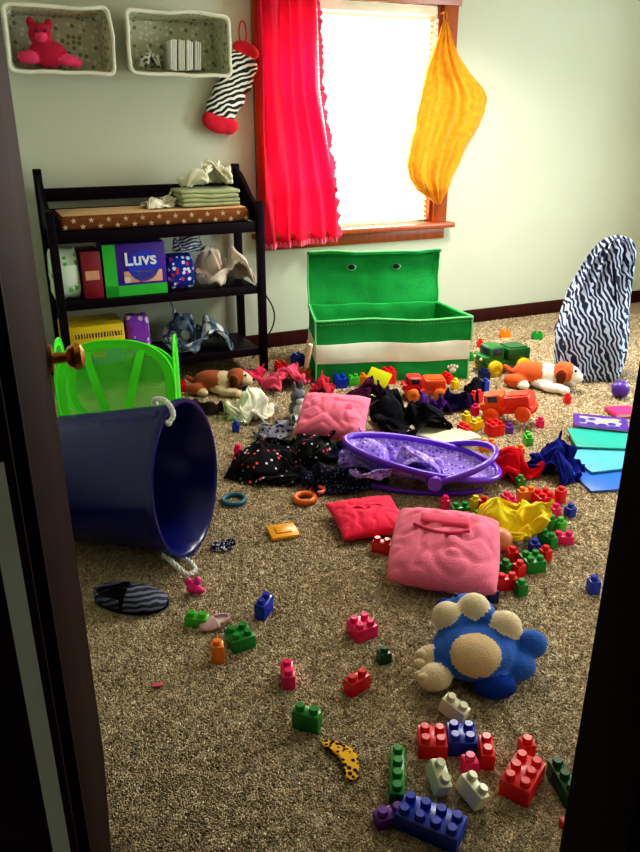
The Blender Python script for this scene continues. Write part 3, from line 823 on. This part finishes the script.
rope(Vector((0, -.15, 1)), [(-.035, .05, .0), (-.03, .03, .025), (.005, .0, .035), (.035, -.03, .02), (.045, -.05, -.005), (.03, -.065, -.025)])
rope(Vector((0, -.6, -.8)), [(-.02, -.02, .02), (.02, -.05, -.0), (.06, -.06, -.030), (.085, -.03, -.034), (.06, .02, -.034), (.03, .04, -.03)])
rest(tub, 0)

# ================================================================ LIME NET HAMPER
hb = at(118, 440)+Vector((0, .12, 0))
hp = thing('laundry_hamper', hb, 'lime green pop-up net laundry hamper', 'hamper', (radians(-8), 0, radians(6)))
m_lime = fabric((80, 240, 40), .1, .2); m_net = sheer((100, 235, 70), .46)
HW, HH = .56, .45
def face(a, b_, M): return M @ Vector((a, 0, b_))
for k_ in range(4):
    hw_ = HW/2 if k_ % 2 == 0 else HW*.22
    M = Matrix.Rotation(k_*pi/2, 4, 'Z') @ Matrix.Translation((0, -(HW/2 if k_ % 2 else HW*.22), 0))
    hk = HH if k_ != 2 else HH*.9
    def arch(t, s=1.0, hw_=hw_, hk=hk):
        a = 2*pi*t; c_, s_ = cos(a), sin(a)
        e_ = .55 if s_ < 0 else .85
        return (hw_*s*math.copysign(abs(c_)**e_, c_), hk/2+hk/2*s*math.copysign(abs(s_)**e_, s_))
    bm = NB(); pts = [face(*arch(i/48), M) for i in range(48)]
    atube(bm, pts, .006, closed=True, seg=8)
    outr = [bm.verts.new(p) for p in pts]; innr = [bm.verts.new(face(*arch(i/48, .85), M)) for i in range(48)]
    for i in range(48): bm.faces.new((outr[i], outr[(i+1) % 48], innr[(i+1) % 48], innr[i]))
    obj('frame_loop', bm, m_lime, parent=hp)
    bm = NB(); bm.faces.new([bm.verts.new(face(*arch(i/48, .86), M)) for i in range(48)]); obj('net_panel', bm, m_net, parent=hp)
    if k_ == 0:
        for (x0, x1, zt) in ((-.03, -.13, .40), (.03, .13, .40)):
            bm = NB(); agrid(bm, lambda a, b_: face(x0+(x1-x0)*b_+(a-.5)*.040, .03+(zt-.03)*b_, M)+Vector((0, -.006-.02*sin(pi*b_), 0)), 2, 12)
            obj('fabric_rib', bm, m_lime, parent=hp)
rest(hp, 0)

# ================================================================ BRICKS
BP = .037
bcache = {}
def brick_mesh(nx, ny, hh):
    k_ = (nx, ny, hh)
    if k_ in bcache: return bcache[k_]
    bm = NB(); W_, D_ = nx*BP-.001, ny*BP-.001
    t = bmesh.new(); bmesh.ops.create_cube(t, size=1, matrix=TRS((0, 0, hh/2), (0, 0, 0), (W_, D_, hh)))
    ed = [e for e in t.edges if max(v.co.z for v in e.verts) > hh*.5]
    bmesh.ops.bevel(t, geom=ed, offset=.0035, segments=2, affect='EDGES', profile=.5)
    bf = [f for f in t.faces if f.normal.z < -.9]
    bmesh.ops.inset_region(t, faces=bf, thickness=.004)
    bf = [f for f in t.faces if f.normal.z < -.9 and f.calc_area() > W_*D_*.4]
    for f in bf:
        for v in f.verts: v.co.z = hh*.82
    join(bm, t, 0)
    for i in range(nx):
        for j in range(ny):
            x = (i-(nx-1)/2)*BP; y = (j-(ny-1)/2)*BP
            alathe(bm, [(.0125, hh-.001), (.0122, hh+.012), (.0105, hh+.0145), (0, hh+.0145)], 16, mat=TRS((x, y, 0)))
    bmesh.ops.recalc_face_normals(bm, faces=bm.faces[:])
    me = bpy.data.meshes.new('brick'); bm.to_mesh(me); bm.free()
    me.polygons.foreach_set('use_smooth', [True]*len(me.polygons)); me.set_sharp_from_angle(angle=radians(35))
    bcache[k_] = me; return me
CN = {'red': (225, 16, 26), 'pink': (240, 24, 104), 'green': (14, 135, 46), 'dark green': (8, 78, 40), 'blue': (14, 52, 175), 'white': (232, 226, 190),
      'orange': (245, 130, 20), 'yellow': (240, 210, 20), 'purple': (110, 40, 160), 'navy': (12, 26, 96), 'lime': (70, 180, 50)}
def brick(u, v, nx, ny, col, rz, hh=.045, tilt=(0, 0), z=0.0):
    src = brick_mesh(nx, ny, hh); k_ = (nx, ny, hh, col)
    if k_ not in bcache:
        me = src.copy(); me.materials.append(plastic(CN[col], .25)); bcache[k_] = me
    o = bpy.data.objects.new('toy_brick', bcache[k_]); COL.objects.link(o)
    p = at(u, v, z+.02); o.location = (p.x, p.y, 0)
    o.rotation_euler = (tilt[0], tilt[1], radians(rz))
    o['label'] = '%s plastic toy brick with %d stud%s on the carpet' % (col, nx*ny, '' if nx*ny == 1 else 's'); o['category'] = 'toy brick'; o['group'] = 'toy bricks strewn on the carpet'
    rest(o, z); return o
B = [
 (197, 620, 1, 2, 'lime', 80, .032), (240, 640, 2, 2, 'green', 30), (264, 610, 1, 2, 'blue', -20, .055), (218, 656, 1, 1, 'orange', 10, .06, (0, 0)),
 (288, 677, 1, 2, 'pink', 8), (362, 630, 2, 2, 'pink', 28), (384, 656, 1, 1, 'dark green', 20, .035), (357, 685, 1, 2, 'red', -50, .045),
 (307, 722, 1, 2, 'green', 70, .055), (397, 778, 1, 4, 'green', -6, .045), (452, 712, 1, 2, 'white', 50, .045, (.25, 0)),
 (432, 744, 2, 2, 'red', -4), (461, 741, 2, 2, 'blue', -4), (486, 754, 1, 2, 'red', -6), (469, 769, 1, 1, 'pink', 10, .05),
 (436, 780, 1, 2, 'white', 15, .04, (.3, .2)), (469, 795, 1, 2, 'white', 35, .04, (.2, .3)),
 (522, 781, 2, 3, 'red', -35, .05), (526, 750, 1, 1, 'red', 10), (563, 785, 1, 3, 'dark green', 10),
 (430, 824, 2, 4, 'blue', 62, .045), (390, 816, 1, 2, 'purple', -70, .03), (596, 760, 2, 2, 'navy', 25), (612, 802, 2, 4, 'navy', 40),
 (593, 588, 1, 1, 'blue', 10, .05), (582, 828, 2, 2, 'red', 15, .02),
 (563, 539, 1, 2, 'pink', 85, .035), (551, 525, 1, 1, 'green', 20), (547, 541, 1, 2, 'green', 30), (532, 564, 2, 2, 'green', 12), (512, 557, 1, 1, 'red', 8), (506, 584, 2, 1, 'red', 10),
 (505, 570, 1, 1, 'green', 40), (460, 512, 2, 1, 'green', 10), (475, 505, 1, 1, 'yellow', 30), (445, 505, 1, 1, 'pink', 0), (482, 520, 2, 1, 'lime', 10), (543, 500, 2, 2, 'red', 15),
 (555, 513, 1, 1, 'pink', 10), (526, 496, 2, 1, 'orange', 10), (466, 522, 1, 1, 'red', 30), (382, 548, 2, 1, 'red', -20), (519, 571, 1, 1, 'red', 30), (488, 508, 1, 2, 'red', 60, .05),
 (534, 549, 1, 1, 'blue', 10), (492, 596, 1, 1, 'navy', 10), (560, 499, 1, 1, 'red', 30, .06), (509, 502, 1, 2, 'pink', 20, .04), (560, 526, 1, 1, 'lime', 30, .04), (570, 512, 1, 1, 'blue', 30, .04),
 (520, 484, 1, 1, 'green', 12), (494, 431, 2, 2, 'red', 20, .06), (487, 447, 2, 1, 'orange', 10), (476, 426, 2, 1, 'yellow', 40), (545, 556, 1, 1, 'red', 30), (521, 590, 1, 1, 'green', 10),
 (281, 370, 2, 2, 'red', 20, .06), (305, 374, 2, 1, 'orange', 0), (298, 362, 2, 2, 'blue', 40, .06), (388, 380, 2, 2, 'red', 20, .08), (366, 384, 2, 1, 'orange', -10, .07), (473, 358, 2, 1, 'green', 10),
 (537, 337, 2, 1, 'green', 10), (560, 328, 2, 1, 'purple', 10), (480, 345, 1, 1, 'red', 10), (505, 335, 2, 1, 'orange', 10), (340, 384, 2, 2, 'blue', 8, .06), (353, 382, 2, 1, 'lime', 30, .05),
 (180, 388, 2, 2, 'red', 10), (476, 400, 2, 1, 'red', 30, .06), (475, 412, 1, 1, 'pink', 30, .05), (485, 388, 1, 1, 'blue', 30, .06), (568, 372, 1, 1, 'orange', 0), (246, 394, 1, 1, 'navy', 0, .05),
 (464, 432, 1, 2, 'red', 30, .05), (466, 420, 1, 1, 'yellow', 30, .05), (326, 377, 1, 1, 'yellow', 30, .06), (447, 380, 1, 2, 'red', 30, .05), (455, 386, 1, 1, 'yellow', 30, .05),
 (484, 376, 1, 2, 'navy', 30, .05), (567, 400, 1, 1, 'red', 0, .04), (509, 430, 1, 1, 'purple', 0, .04), (540, 424, 1, 1, 'pink', 0, .04), (528, 440, 1, 2, 'lime', 0, .04), (520, 452, 1, 1, 'orange', 0, .04), (236, 428, 1, 1, 'blue', 0, .04),
 (238, 452, 1, 1, 'pink', 0, .04), (346, 446, 1, 2, 'orange', 40, .05), (360, 450, 1, 1, 'lime', 0, .05),
]
for t in B: brick(*t)

def ring(u, v, R_, r_, m, label):
    bm = NB(); atube(bm, [(R_*cos(2*pi*i/32), R_*sin(2*pi*i/32), 0) for i in range(32)], r_, closed=True, seg=10)
    rest(obj('toy_ring', bm, m, loc=at(u, v), label=label, cat='toy ring', group='stacking rings on the carpet'), .004)
ring(234, 503, .045, .009, plastic((8, 100, 125)), 'teal plastic stacking ring lying on the carpet')
ring(305, 502, .040, .012, plastic((235, 110, 20)), 'orange plastic stacking ring lying on the carpet')
ring(318, 494, .026, .010, plastic((235, 90, 20)), 'small orange stacking ring lying on the carpet')
bm = NB(); abox(bm, (0, 0, .009), (.11, .10, .016), .006); abox(bm, (0, 0, .018), (.06, .05, .006), .0025)
rest(obj('toy_tile', bm, plastic((240, 165, 30)), loc=at(283, 535), rot=(0, 0, .3), label='flat orange plastic toy tile on the carpet', cat='toy'), .004)
bm = NB(); asph(bm, (0, 0, .02), (.024, .02, .02)); asph(bm, (.015, 0, .045), (.012, .012, .016)); asph(bm, (-.015, 0, .042), (.012, .012, .016)); asph(bm, (.02, -.01, .015), (.02, .012, .012))
rest(obj('toy_figure', bm, plastic((240, 30, 140)), loc=at(194, 594), label='small magenta plastic toy figure on the carpet', cat='toy'), .003)
bm = NB(); abox(bm, (0, 0, .004), (.03, .014, .005), .002, rot=(0, 0, .2)); rest(obj('candy_wrapper', bm, plastic((225, 90, 120)), loc=at(158, 688), label='tiny pink wrapper scrap on the carpet', cat='wrapper'), .005)
m_leo = dots((235, 180, 45), (40, 16, 24), 75, .45)
bm = NB()
agrid(bm, lambda a, b_: Vector(((.010*cos(pi*(a*2-1))+(b_-.5)*.046*(1-.4*abs(2*a-1)**3)), (a-.5)*.14, .012+.010*sin(pi*a)+.006*(b_-.5))), 28, 6)
rest(obj('hair_band', bm, m_leo, loc=at(342, 762), rot=(0, .25, radians(28)), label='yellow and dark leopard print hair band', cat='hair band', sol=.004, sharp=180), .006)

def slipper(loc, L_, W_, mU, mS, label, rz, name='slipper'):
    e = thing(name, loc, label, 'shoe', (0, 0, rz))
    def outl(t, s=1.0):
        a = 2*pi*t; c_, s_ = cos(a), sin(a); k2 = 1+.18*c_-.12*cos(2*a)*.5
        return Vector((L_/2*c_*s, W_/2*s_*k2*s, 0))
    bm = NB(); n_ = 40; lv = [(.93, 0), (1, .006), (1, .018), (.95, .024)]
    R_ = [[bm.verts.new(outl(i/n_, s)+Vector((0, 0, z))) for i in range(n_)] for s, z in lv]
    for A, B_ in zip(R_, R_[1:]):
        for i in range(n_): bm.faces.new((A[i], A[(i+1) % n_], B_[(i+1) % n_], B_[i]))
    bm.faces.new(R_[0]); bm.faces.new(R_[-1]); bm.transform(Matrix.Diagonal((1, 1, L_/.25, 1)))
    obj('sole', bm, mS, parent=e)
    bm = NB()
    def up(a, b_):
        x = -L_*.02+L_*.5*a; wd = W_/2*1.08*sqrt(max(0, 1-(a*.985)**3))
        th_ = pi*b_; return Vector((x, -wd*cos(th_), L_*.07+(L_*.24*(1-a*.62)*sqrt(max(0, 1-(a*.98)**5)))*sin(th_)*.8))
    agrid(bm, up, 14, 18); obj('upper', bm, mU, parent=e, sol=.006, sharp=180)
    bm = NB()
    def hb_(a, b_):
        th_ = radians(100+160*a); return Vector((L_/2*.97*cos(th_), W_/2*.95*sin(th_), L_*.07+L_*.13*b_))
    agrid(bm, hb_, 20, 4); obj('heel_band', bm, mU, parent=e, sol=.006, sharp=180)
    rest(e, .004); return e
slipper(at(132, 606), .25, .115, zebra((104, 108, 140), (6, 6, 14), 16, 5, (.8, .3, .8)), fabric((16, 16, 26)), 'black and grey zebra striped slipper on the carpet', radians(-8))
slipper(at(215, 627), .10, .05, fabric((215, 170, 175), .2), plastic((235, 228, 220)), 'tiny pale pink baby shoe on the carpet', radians(215), 'baby_shoe')
cloth('baby_sock', at(224, 549), .09, .07, .03, 1, dots((20, 26, 60), (225, 225, 235), 120, .42), 'small dark dotted baby sock beside the tub', 'sock', z=.004)

# ================================================================ PLUSH BEAR (front)
m_blue = fabric((26, 92, 190), .35, .9, 40); m_cream = fabric((236, 212, 176), .2, .9, 40); m_dblue = fabric((12, 50, 140), .3, .8); m_tan = fabric((222, 186, 142), .2, .9, 40)
pb = thing('plush_bear', at(472, 672), 'blue plush bear with cream belly lying on its back', 'plush toy', (0, 0, radians(6)))
plush('plush_body', [((0, 0, .07), (.125, .105, .07), 0), ((-.01, -.035, .085), (.085, .075, .058), 3), ((.02, .13, .085), (.085, .075, .075), 0),
   ((-.06, .085, .13), (.045, .045, .045), 1), ((.02, .09, .15), (.048, .045, .045), 1), ((.095, .03, .125), (.05, .045, .045), 1), ((.165, .01, .07), (.055, .04, .045), 0),
   ((-.12, .0, .055), (.055, .035, .04), 1), ((-.13, -.07, .045), (.05, .04, .038), 1), ((.03, -.11, .035), (.06, .04, .032), 2), ((.11, -.04, .04), (.06, .05, .04), 0),
   ((-.03, .06, .10), (.05, .04, .05), 0), ((.06, .055, .11), (.05, .04, .05), 0), ((.06, .20, .07), (.03, .03, .04), 2), ((-.04, .185, .08), (.03, .03, .04), 2)], [m_blue, m_cream, m_dblue, m_tan], parent=pb, voxel=.007)
for (x, y, z) in ((-.155, -.01, .075), (-.165, -.03, .062), (-.165, -.085, .058), (-.172, -.065, .05)):
    ball('toe', pb, (x, y, z), (.018, .014, .016), m_cream)
ball('nose', pb, (.0, .105, .165), .009, plastic((20, 20, 20))); ball('eye', pb, (-.02, .145, .160), .007, plastic((10, 10, 10))); ball('eye', pb, (.05, .15, .158), .007, plastic((10, 10, 10)))
rest(pb, .003)

# ================================================================ PILLOWS
m_pink = fabric((252, 118, 148), .18, .7, 8); m_pink2 = fabric((250, 84, 122), .15)
pp = thing('plush_pillow', at(444, 561, .05), 'squarish pink plush pillow with stitched smile and folded flap', 'pillow', (radians(13), radians(2), radians(-12)))
obj('pillow_body', pillow(.385, .385, .135, 2, pinch=.03, ex=2.6, pw=.5, rnd=.08, cre=.10), m_pink, parent=pp, sharp=180)
bm = NB(); atube(bm, [(-.02+.19*(t/16-.5), .040-.03*sin(pi*t/16), .066-.004*abs(t/8-1)) for t in range(17)], .006, seg=8); obj('stitched_smile', bm, fabric((205, 40, 85)), parent=pp)
bm = NB(); abox(bm, (-.01, .08, .060), (.17, .045, .020), .009, seg=3, cuts=2); obj('flap', bm, m_pink2, parent=pp)
rest(pp, .010)
bp = thing('throw_pillow', at(333, 419, .1), 'small plain pink pillow resting on a pile of clothes', 'pillow', (radians(28), 0, radians(-12)))
obj('pillow_body', pillow(.35, .28, .13, 5, pinch=.05, ex=2.6, rnd=.04, cre=.09), fabric((252, 118, 150), .15), parent=bp, sharp=180)
bm = NB(); asph(bm, (.06, .02, .056), (.04, .03, .008), seg=12); obj('button', bm, m_pink2, parent=bp)
rest(bp, .02)
mp_ = thing('floor_cushion', at(368, 520, .03), 'flat magenta red satin cushion on the carpet', 'cushion', (radians(4), 0, radians(16)))
obj('cushion_body', pillow(.28, .26, .075, 9, pinch=.06, ex=2.6, rnd=.0, cre=.12), fabric((238, 10, 70), .15, .2), parent=mp_, sharp=180)
bm = NB(); atube(bm, [(-.06+.12*t/10, .02+.01*sin(t), .033) for t in range(11)], .003, seg=6); obj('seam', bm, fabric((180, 10, 50)), parent=mp_)
rest(mp_)

# ================================================================ PILE OF CLOTHES
blk = dots((9, 8, 14), (240, 70, 90), 34, .22, (225, 205, 225))
cloth('dotted_dress', at(286, 466), .42, .52, .15, 1, blk, 'crumpled black dress with pink and white dots', 'clothes', radians(-25))
cloth('lace_skirt', at(340, 482), .36, .32, .11, 3, dots((14, 12, 34), (95, 95, 145), 60, .28), 'crumpled dark lace skirt on the carpet', 'clothes', .3)
cloth('black_jacket', at(408, 424), .46, .38, .18, 1, fabric((12, 10, 22), .5), 'crumpled black jacket in the toy pile', 'clothes', 1.8)
cloth('maroon_shirt', at(364, 406), .34, .24, .15, 2, fabric((66, 8, 48), .5), 'crumpled maroon shirt in the toy pile', 'clothes', .5)
cloth('navy_trousers', at(349, 456), .30, .22, .09, 1, fabric((16, 18, 50), .5), 'crumpled navy trousers between the pillows and doll seat', 'clothes', .9)
cloth('pink_shirt', at(285, 388), .32, .28, .14, 2, fabric((245, 80, 120), .25), 'crumpled pink shirt beside the storage box', 'clothes', .1)
cloth('white_towel', at(250, 416), .28, .26, .15, 0, fabric((228, 225, 205), .2), 'crumpled white towel on the carpet', 'towel', 1.1)
cloth('white_shirt', at(172, 352), .26, .22, .10, 1, fabric((222, 222, 215), .2), 'crumpled white shirt under the changing table', 'clothes', .1)
cloth('navy_shirt', at(556, 472), .24, .26, .15, 1, fabric((12, 26, 120), .4), 'crumpled navy blue shirt beside the folders', 'clothes', .6)
cloth('red_shirt', at(510, 474), .22, .24, .12, 0, fabric((205, 8, 34), .3), 'crumpled red shirt beside the doll seat', 'clothes', 2.1)
cloth('yellow_bib', at(514, 533), .28, .24, .13, 1, fabric((250, 215, 20), .2), 'crumpled bright yellow cloth among the bricks', 'cloth', -.8, tilt=(.1, 0), z=.02)
cloth('dark_cloth', at(456, 408), .20, .18, .12, 3, fabric((22, 14, 60), .5), 'crumpled dark purple cloth in the toy pile', 'clothes', .1)
cloth('navy_sock', at(384, 447), .18, .12, .07, 3, fabric((18, 22, 70), .4), 'crumpled navy sock beside the doll seat', 'sock', .8)
cloth('pink_sock', at(252, 378), .18, .12, .07, 1, fabric((235, 50, 105), .2), 'crumpled pink sock near the changing table', 'sock', .1)
cloth('brown_cloth', at(205, 412), .2, .16, .08, 3, fabric((50, 34, 44), .5), 'crumpled dark brown cloth behind the tub', 'clothes', .1)
cloth('red_scarf', at(323, 392), .16, .14, .10, 1, fabric((190, 14, 50), .3), 'crumpled red scarf before the storage box', 'scarf', 1.1)
cloth('purple_shirt', at(432, 412), .20, .16, .12, 1, fabric((74, 30, 120), .4), 'crumpled purple shirt in the toy pile', 'clothes', 2.0)
cloth('patterned_shirt', at(271, 436), .24, .20, .08, 3, dots((150, 150, 165), (40, 42, 70), 40, .36), 'crumpled grey patterned shirt beside the black dress', 'clothes', 1.2)
cloth('black_sock', at(474, 392), .16, .12, .08, 0, fabric((14, 12, 20), .4), 'crumpled black sock among the toys', 'sock', 1.2)
bm = NB(); asph(bm, (0, 0, .045), .045); rest(obj('toy_ball', bm, plastic((235, 150, 110)), loc=at(499, 551), label='peach coloured soft toy ball by the pink pillow', cat='ball'))
bm = NB(); asph(bm, (0, 0, .05), .05); rest(obj('toy_ball', bm, plastic((80, 40, 160)), loc=at(619, 398), label='purple plastic toy ball beside the zebra bag', cat='ball'))
def paper(u, v, w_, d_, c, rz, z, label):
    bm = NB(); agrid(bm, lambda a, b_: Vector(((a-.5)*w_, (b_-.5)*d_, .012*noise.noise(Vector((a*2.5+u, b_*2.5, 0))))), 10, 10)
    rest(obj('paper_sheet', bm, fabric(c, .08), loc=at(u, v), rot=(0, 0, rz), label=label, cat='paper', sol=.0015, sharp=180, group='loose papers near the doll seat'), z)
paper(452, 444, .24, .14, (228, 214, 172), .5, .03, 'loose cream paper sheet near the doll seat')
paper(430, 436, .22, .14, (232, 226, 200), -.3, .012, 'loose white paper sheet beside the doll seat')
rb = thing('plush_rabbit', at(298, 418), 'small grey and white plush rabbit on the clothes pile', 'plush toy', (0, 0, .3))
plush('plush_body', [((0, 0, .05), (.05, .045, .05), 0), ((0, -.01, .12), (.042, .04, .04), 0), ((0, -.04, .11), (.022, .02, .018), 1), ((-.02, .0, .175), (.012, .01, .035), 0), ((.02, .0, .175), (.012, .01, .035), 0), ((-.035, -.05, .02), (.018, .035, .018), 1), ((.035, -.05, .02), (.018, .035, .018), 1), ((0, -.03, .05), (.035, .028, .038), 1)],
      [fabric((96, 98, 112), .3, .8, 40), fabric((225, 222, 218), .15, .8, 40)], parent=rb, voxel=.006)
for x in (-.016, .016): ball('eye', rb, (x, -.044, .132), .005, plastic((8, 8, 8)))
rest(rb, .0)

# ================================================================ PURPLE DOLL SEAT
ds = thing('doll_seat', at(420, 482), 'purple plastic doll seat with lavender printed fabric', 'doll seat', (0, 0, radians(-8)))
m_pur = plastic((100, 34, 195), .28)
def rim(t):
    a = 2*pi*t; return Vector((.33*cos(a), .17*sin(a)*(1+.12*cos(a)), .125-.055*cos(a)))
bm = NB(); atube(bm, [rim(i/60) for i in range(60)], .015, closed=True, seg=12); obj('rim', bm, m_pur, parent=ds)
bm = NB()
def bowl(a, b_):
    p = rim(a); c = Vector((-.05, 0, .03)); k2 = 1-b_
    q_ = c+(p-c)*k2; q_.z = .03+(p.z-.03)*(k2**2.2)+.010*noise.noise(Vector((q_.x*20, q_.y*20, 0)))
    return q_
agrid(bm, bowl, 60, 14); bmesh.ops.remove_doubles(bm, verts=bm.verts[:], dist=1e-4)
m_lav = dots((165, 135, 225), (100, 66, 180), 60, .36, (215, 190, 240))
obj('seat_fabric', bm, m_lav, parent=ds, sol=.006, sharp=180, label='lavender patterned fabric seat')
obj('fabric_canopy', cmesh(1, .36, .46, .15), m_lav, parent=ds, loc=(-.13, -.01, .06), rot=(0, .12, 1.7), sub=1, sol=.003, label='crumpled lavender fabric canopy')
for sy in (-1, 1):
    bm = NB(); pts = [(-.24+.50*t/16, sy*.13, .015+.03*abs(2*t/16-1)**2.5) for t in range(17)]
    atube(bm, pts, .012, seg=10); obj('base_rail', bm, m_pur, parent=ds)
    bm = NB(); acyl(bm, (.06, sy*.165, .09), (.06, sy*.2, .09), .036, .030, seg=24); obj('hub', bm, plastic((125, 60, 210), .25), parent=ds)
bm = NB(); atube(bm, [(.06+.25*sin(pi*t/24), -.185*cos(pi*t/24), .09+.075*sin(pi*t/24)) for t in range(25)], .014, seg=10); obj('handle', bm, m_pur, parent=ds)
rest(ds)

# ================================================================ TRUCKS
def truck(u, v, cb, cc, cw, label, rz, s=1.0, tilt=(0, 0)):
    e = thing('toy_truck', at(u, v, .06), label, 'toy truck', (tilt[0], tilt[1], rz))
    bm = NB(); abox(bm, (0, 0, .055*s), (.26*s, .11*s, .03*s), .006); abox(bm, (-.06*s, 0, .10*s), (.13*s, .12*s, .06*s), .008); abox(bm, (-.06*s, 0, .125*s), (.10*s, .09*s, .02*s), 0)
    obj('chassis', bm, plastic(cb), parent=e)
    bm = NB(); abox(bm, (.065*s, 0, .105*s), (.09*s, .105*s, .085*s), .014*s, seg=3); abox(bm, (.118*s, 0, .082*s), (.05*s, .10*s, .04*s), .01*s, seg=3)
    obj('cab', bm, plastic(cc), parent=e)
    bm = NB(); abox(bm, (.1112*s, 0, .122*s), (.004, .085*s, .036*s), .001); abox(bm, (.065*s, .0, .122*s), (.05*s, .108*s, .034*s), .002); obj('windscreen', bm, plastic((40, 60, 80), .1), parent=e)
    for x in (-.085, .08):
        for y in (-1, 1):
            bm = NB(); alathe(bm, [(0, -.016*s), (.03*s, -.016*s), (.04*s, -.010*s), (.04*s, .010*s), (.03*s, .016*s), (.018*s, .018*s), (.016*s, .012*s), (0, .012*s)], 24, mat=TRS((0, 0, 0), (-y*pi/2, 0, 0)))
            obj('wheel', bm, plastic(cw, .6), parent=e, loc=(x*s, y*.066*s, .04*s))
    for y in (-.03, .03): ball('headlight', e, (.144*s, y*s, .085*s), .009*s, plastic((250, 240, 180)))
    rest(e)
truck(502, 362, (14, 90, 36), (20, 110, 44), (235, 200, 30), 'green toy tractor truck with yellow wheels', radians(200), 1.2)
truck(512, 412, (235, 50, 24), (240, 80, 16), (245, 90, 16), 'tipped red orange toy truck with orange wheels', radians(150), 1.0, (0, .25))
truck(424, 388, (245, 80, 24), (225, 30, 30), (250, 130, 40), 'small orange and red toy truck before the storage box', radians(185), .9)

# ================================================================ PLUSH DOGS
def dog(loc, rz, c1_, c2_, label, s=1.0):
    e = thing('plush_dog', loc, label, 'plush toy', (0, 0, rz))
    B_ = [((0, 0, .07), (.12, .075, .07), 0), ((.07, 0, .075), (.07, .065, .065), 1), ((.16, 0, .105), (.062, .062, .058), 0), ((.20, 0, .10), (.045, .040, .045), 1), ((.225, 0, .085), (.042, .038, .032), 1), ((.155, .062, .09), (.028, .014, .042), 2), ((.155, -.062, .09), (.028, .014, .042), 2),
          ((.12, .08, .03), (.07, .028, .026), 1), ((.12, -.08, .03), (.07, .028, .026), 1), ((.185, .085, .028), (.03, .03, .026), 1), ((.185, -.085, .028), (.03, .03, .026), 1), ((-.09, .085, .04), (.06, .035, .038), 0), ((-.09, -.085, .04), (.06, .035, .038), 0), ((-.03, -.10, .026), (.035, .028, .025), 1), ((-.14, 0, .07), (.05, .016, .018), 0, (0, .6, 0)), ((.05, -.03, .04), (.07, .05, .04), 1)]
    B_ = [tuple([tuple(x*s for x in b_[0]), tuple(x*s for x in b_[1])]+list(b_[2:])) for b_ in B_]
    plush('plush_body', B_, [fabric(c1_, .3, .8, 30), fabric(c2_, .15, .8, 30), fabric(tuple(int(x*.5) for x in c1_), .3)], parent=e, voxel=.008)
    for y in (-1, 1): ball('eye', e, (.222*s, y*.026*s, .128*s), .008*s, plastic((8, 8, 8)))
    ball('nose', e, (.266*s, 0, .094*s), .011*s, plastic((10, 10, 10)))
    rest(e)
dog(at(213, 392), radians(-10), (165, 80, 36), (225, 195, 160), 'brown plush dog slumped on the carpet by the changing table', .92)
dog(at(533, 386), radians(-28), (212, 90, 30), (244, 238, 228), 'orange and white plush dog lying among the toys', 1.05)

# ================================================================ BOOKS AND FOLDERS
def book(name, loc, w_, d_, h_, c, label, rz, z=0, grp='folders and books on the carpet'):
    e = thing(name, loc, label, 'book', (0, 0, rz), group=grp)
    bm = NB(); abox(bm, (0, 0, h_-.0015), (w_, d_, .003), .001); abox(bm, (0, 0, .0015), (w_, d_, .003), .001); abox(bm, (-w_/2+.0015, 0, h_/2), (.003, d_, h_), .001)
    obj('cover', bm, plastic(c, .35), parent=e)
    bm = NB(); abox(bm, (0, 0, h_/2), (w_-.010, d_-.010, h_-.006), 0); obj('pages', bm, plastic((235, 232, 220), .8), parent=e)
    rest(e, z); return e
book('folder', at(609, 480), .29, .24, .009, (40, 110, 205), 'pale blue folder lying on the carpet', radians(8), .006)
book('folder', at(605, 464), .29, .23, .009, (90, 180, 215), 'light turquoise folder stacked on other folders', radians(14), .018)
book('folder', at(601, 446), .29, .23, .009, (40, 170, 155), 'teal green folder stacked on other folders', radians(-6), .030)
e = book('picture_book', at(599, 432), .26, .17, .012, (84, 34, 150), 'purple picture book on top of the folders', radians(-16), .042)
bm = NB(); abox(bm, (0, 0, .0126), (.20, .10, .0012), 0); obj('cover_picture', bm, dots((160, 150, 170), (60, 60, 140), 20, .4, (215, 180, 90)), parent=e)
book('board_book', at(622, 415), .14, .12, .02, (235, 50, 120), 'hot pink board book beside the purple book', radians(10), .006)
bm = NB(); abox(bm, (0, 0, 0), (.13, .09, .012), .004); rest(obj('toy_block', bm, plastic((220, 220, 20)), loc=at(378, 398), rot=(.9, .2, -.5), label='yellow flat toy block leaning in the pile', cat='toy block'), .07)

# ================================================================ LIGHT
def area(name, loc, rot, sx_, sy_, power, col=(1, 1, 1), spread=180):
    d = bpy.data.lights.new(name, 'AREA'); d.shape = 'RECTANGLE'; d.size = sx_; d.size_y = sy_; d.energy = power; d.color = col; d.spread = radians(spread)
    o = bpy.data.objects.new(name, d); COL.objects.link(o); o.location = loc; o.rotation_euler = rot; return o
area('window_daylight', WL(-1.46, .40, 1.5), Euler((radians(-78), 0, WA)), 1.6, 1.8, 200, (1, .995, .93))
area('side_daylight', WL(SR+.2, -2.4, 1.45), (0, radians(90), WA), 1.3, 1.4, 115, (.82, .95, 1))
area('ceiling_fill', WL(-1.0, -1.3, 2.46), (0, 0, WA), .7, .7, 46, (1, .96, .86), 135)  # added overhead fill without any fixture, brightens the back wall and toy pile
wd = bpy.data.worlds.new('world'); scene.world = wd; wd.use_nodes = True
bg = wd.node_tree.nodes['Background']
sky = wd.node_tree.nodes.new('ShaderNodeTexSky'); sky.sky_type = 'HOSEK_WILKIE'
sky.sun_direction = Vector((.3, .5, .6)).normalized(); sky.turbidity = 6
mixn = wd.node_tree.nodes.new('ShaderNodeMix'); mixn.data_type = 'RGBA'; mixn.inputs[0].default_value = .7
wd.node_tree.links.new(sky.outputs[0], mixn.inputs[6]); mixn.inputs[7].default_value = (1, 1, .92, 1)
wd.node_tree.links.new(mixn.outputs[2], bg.inputs[0]); bg.inputs[1].default_value = 1.2
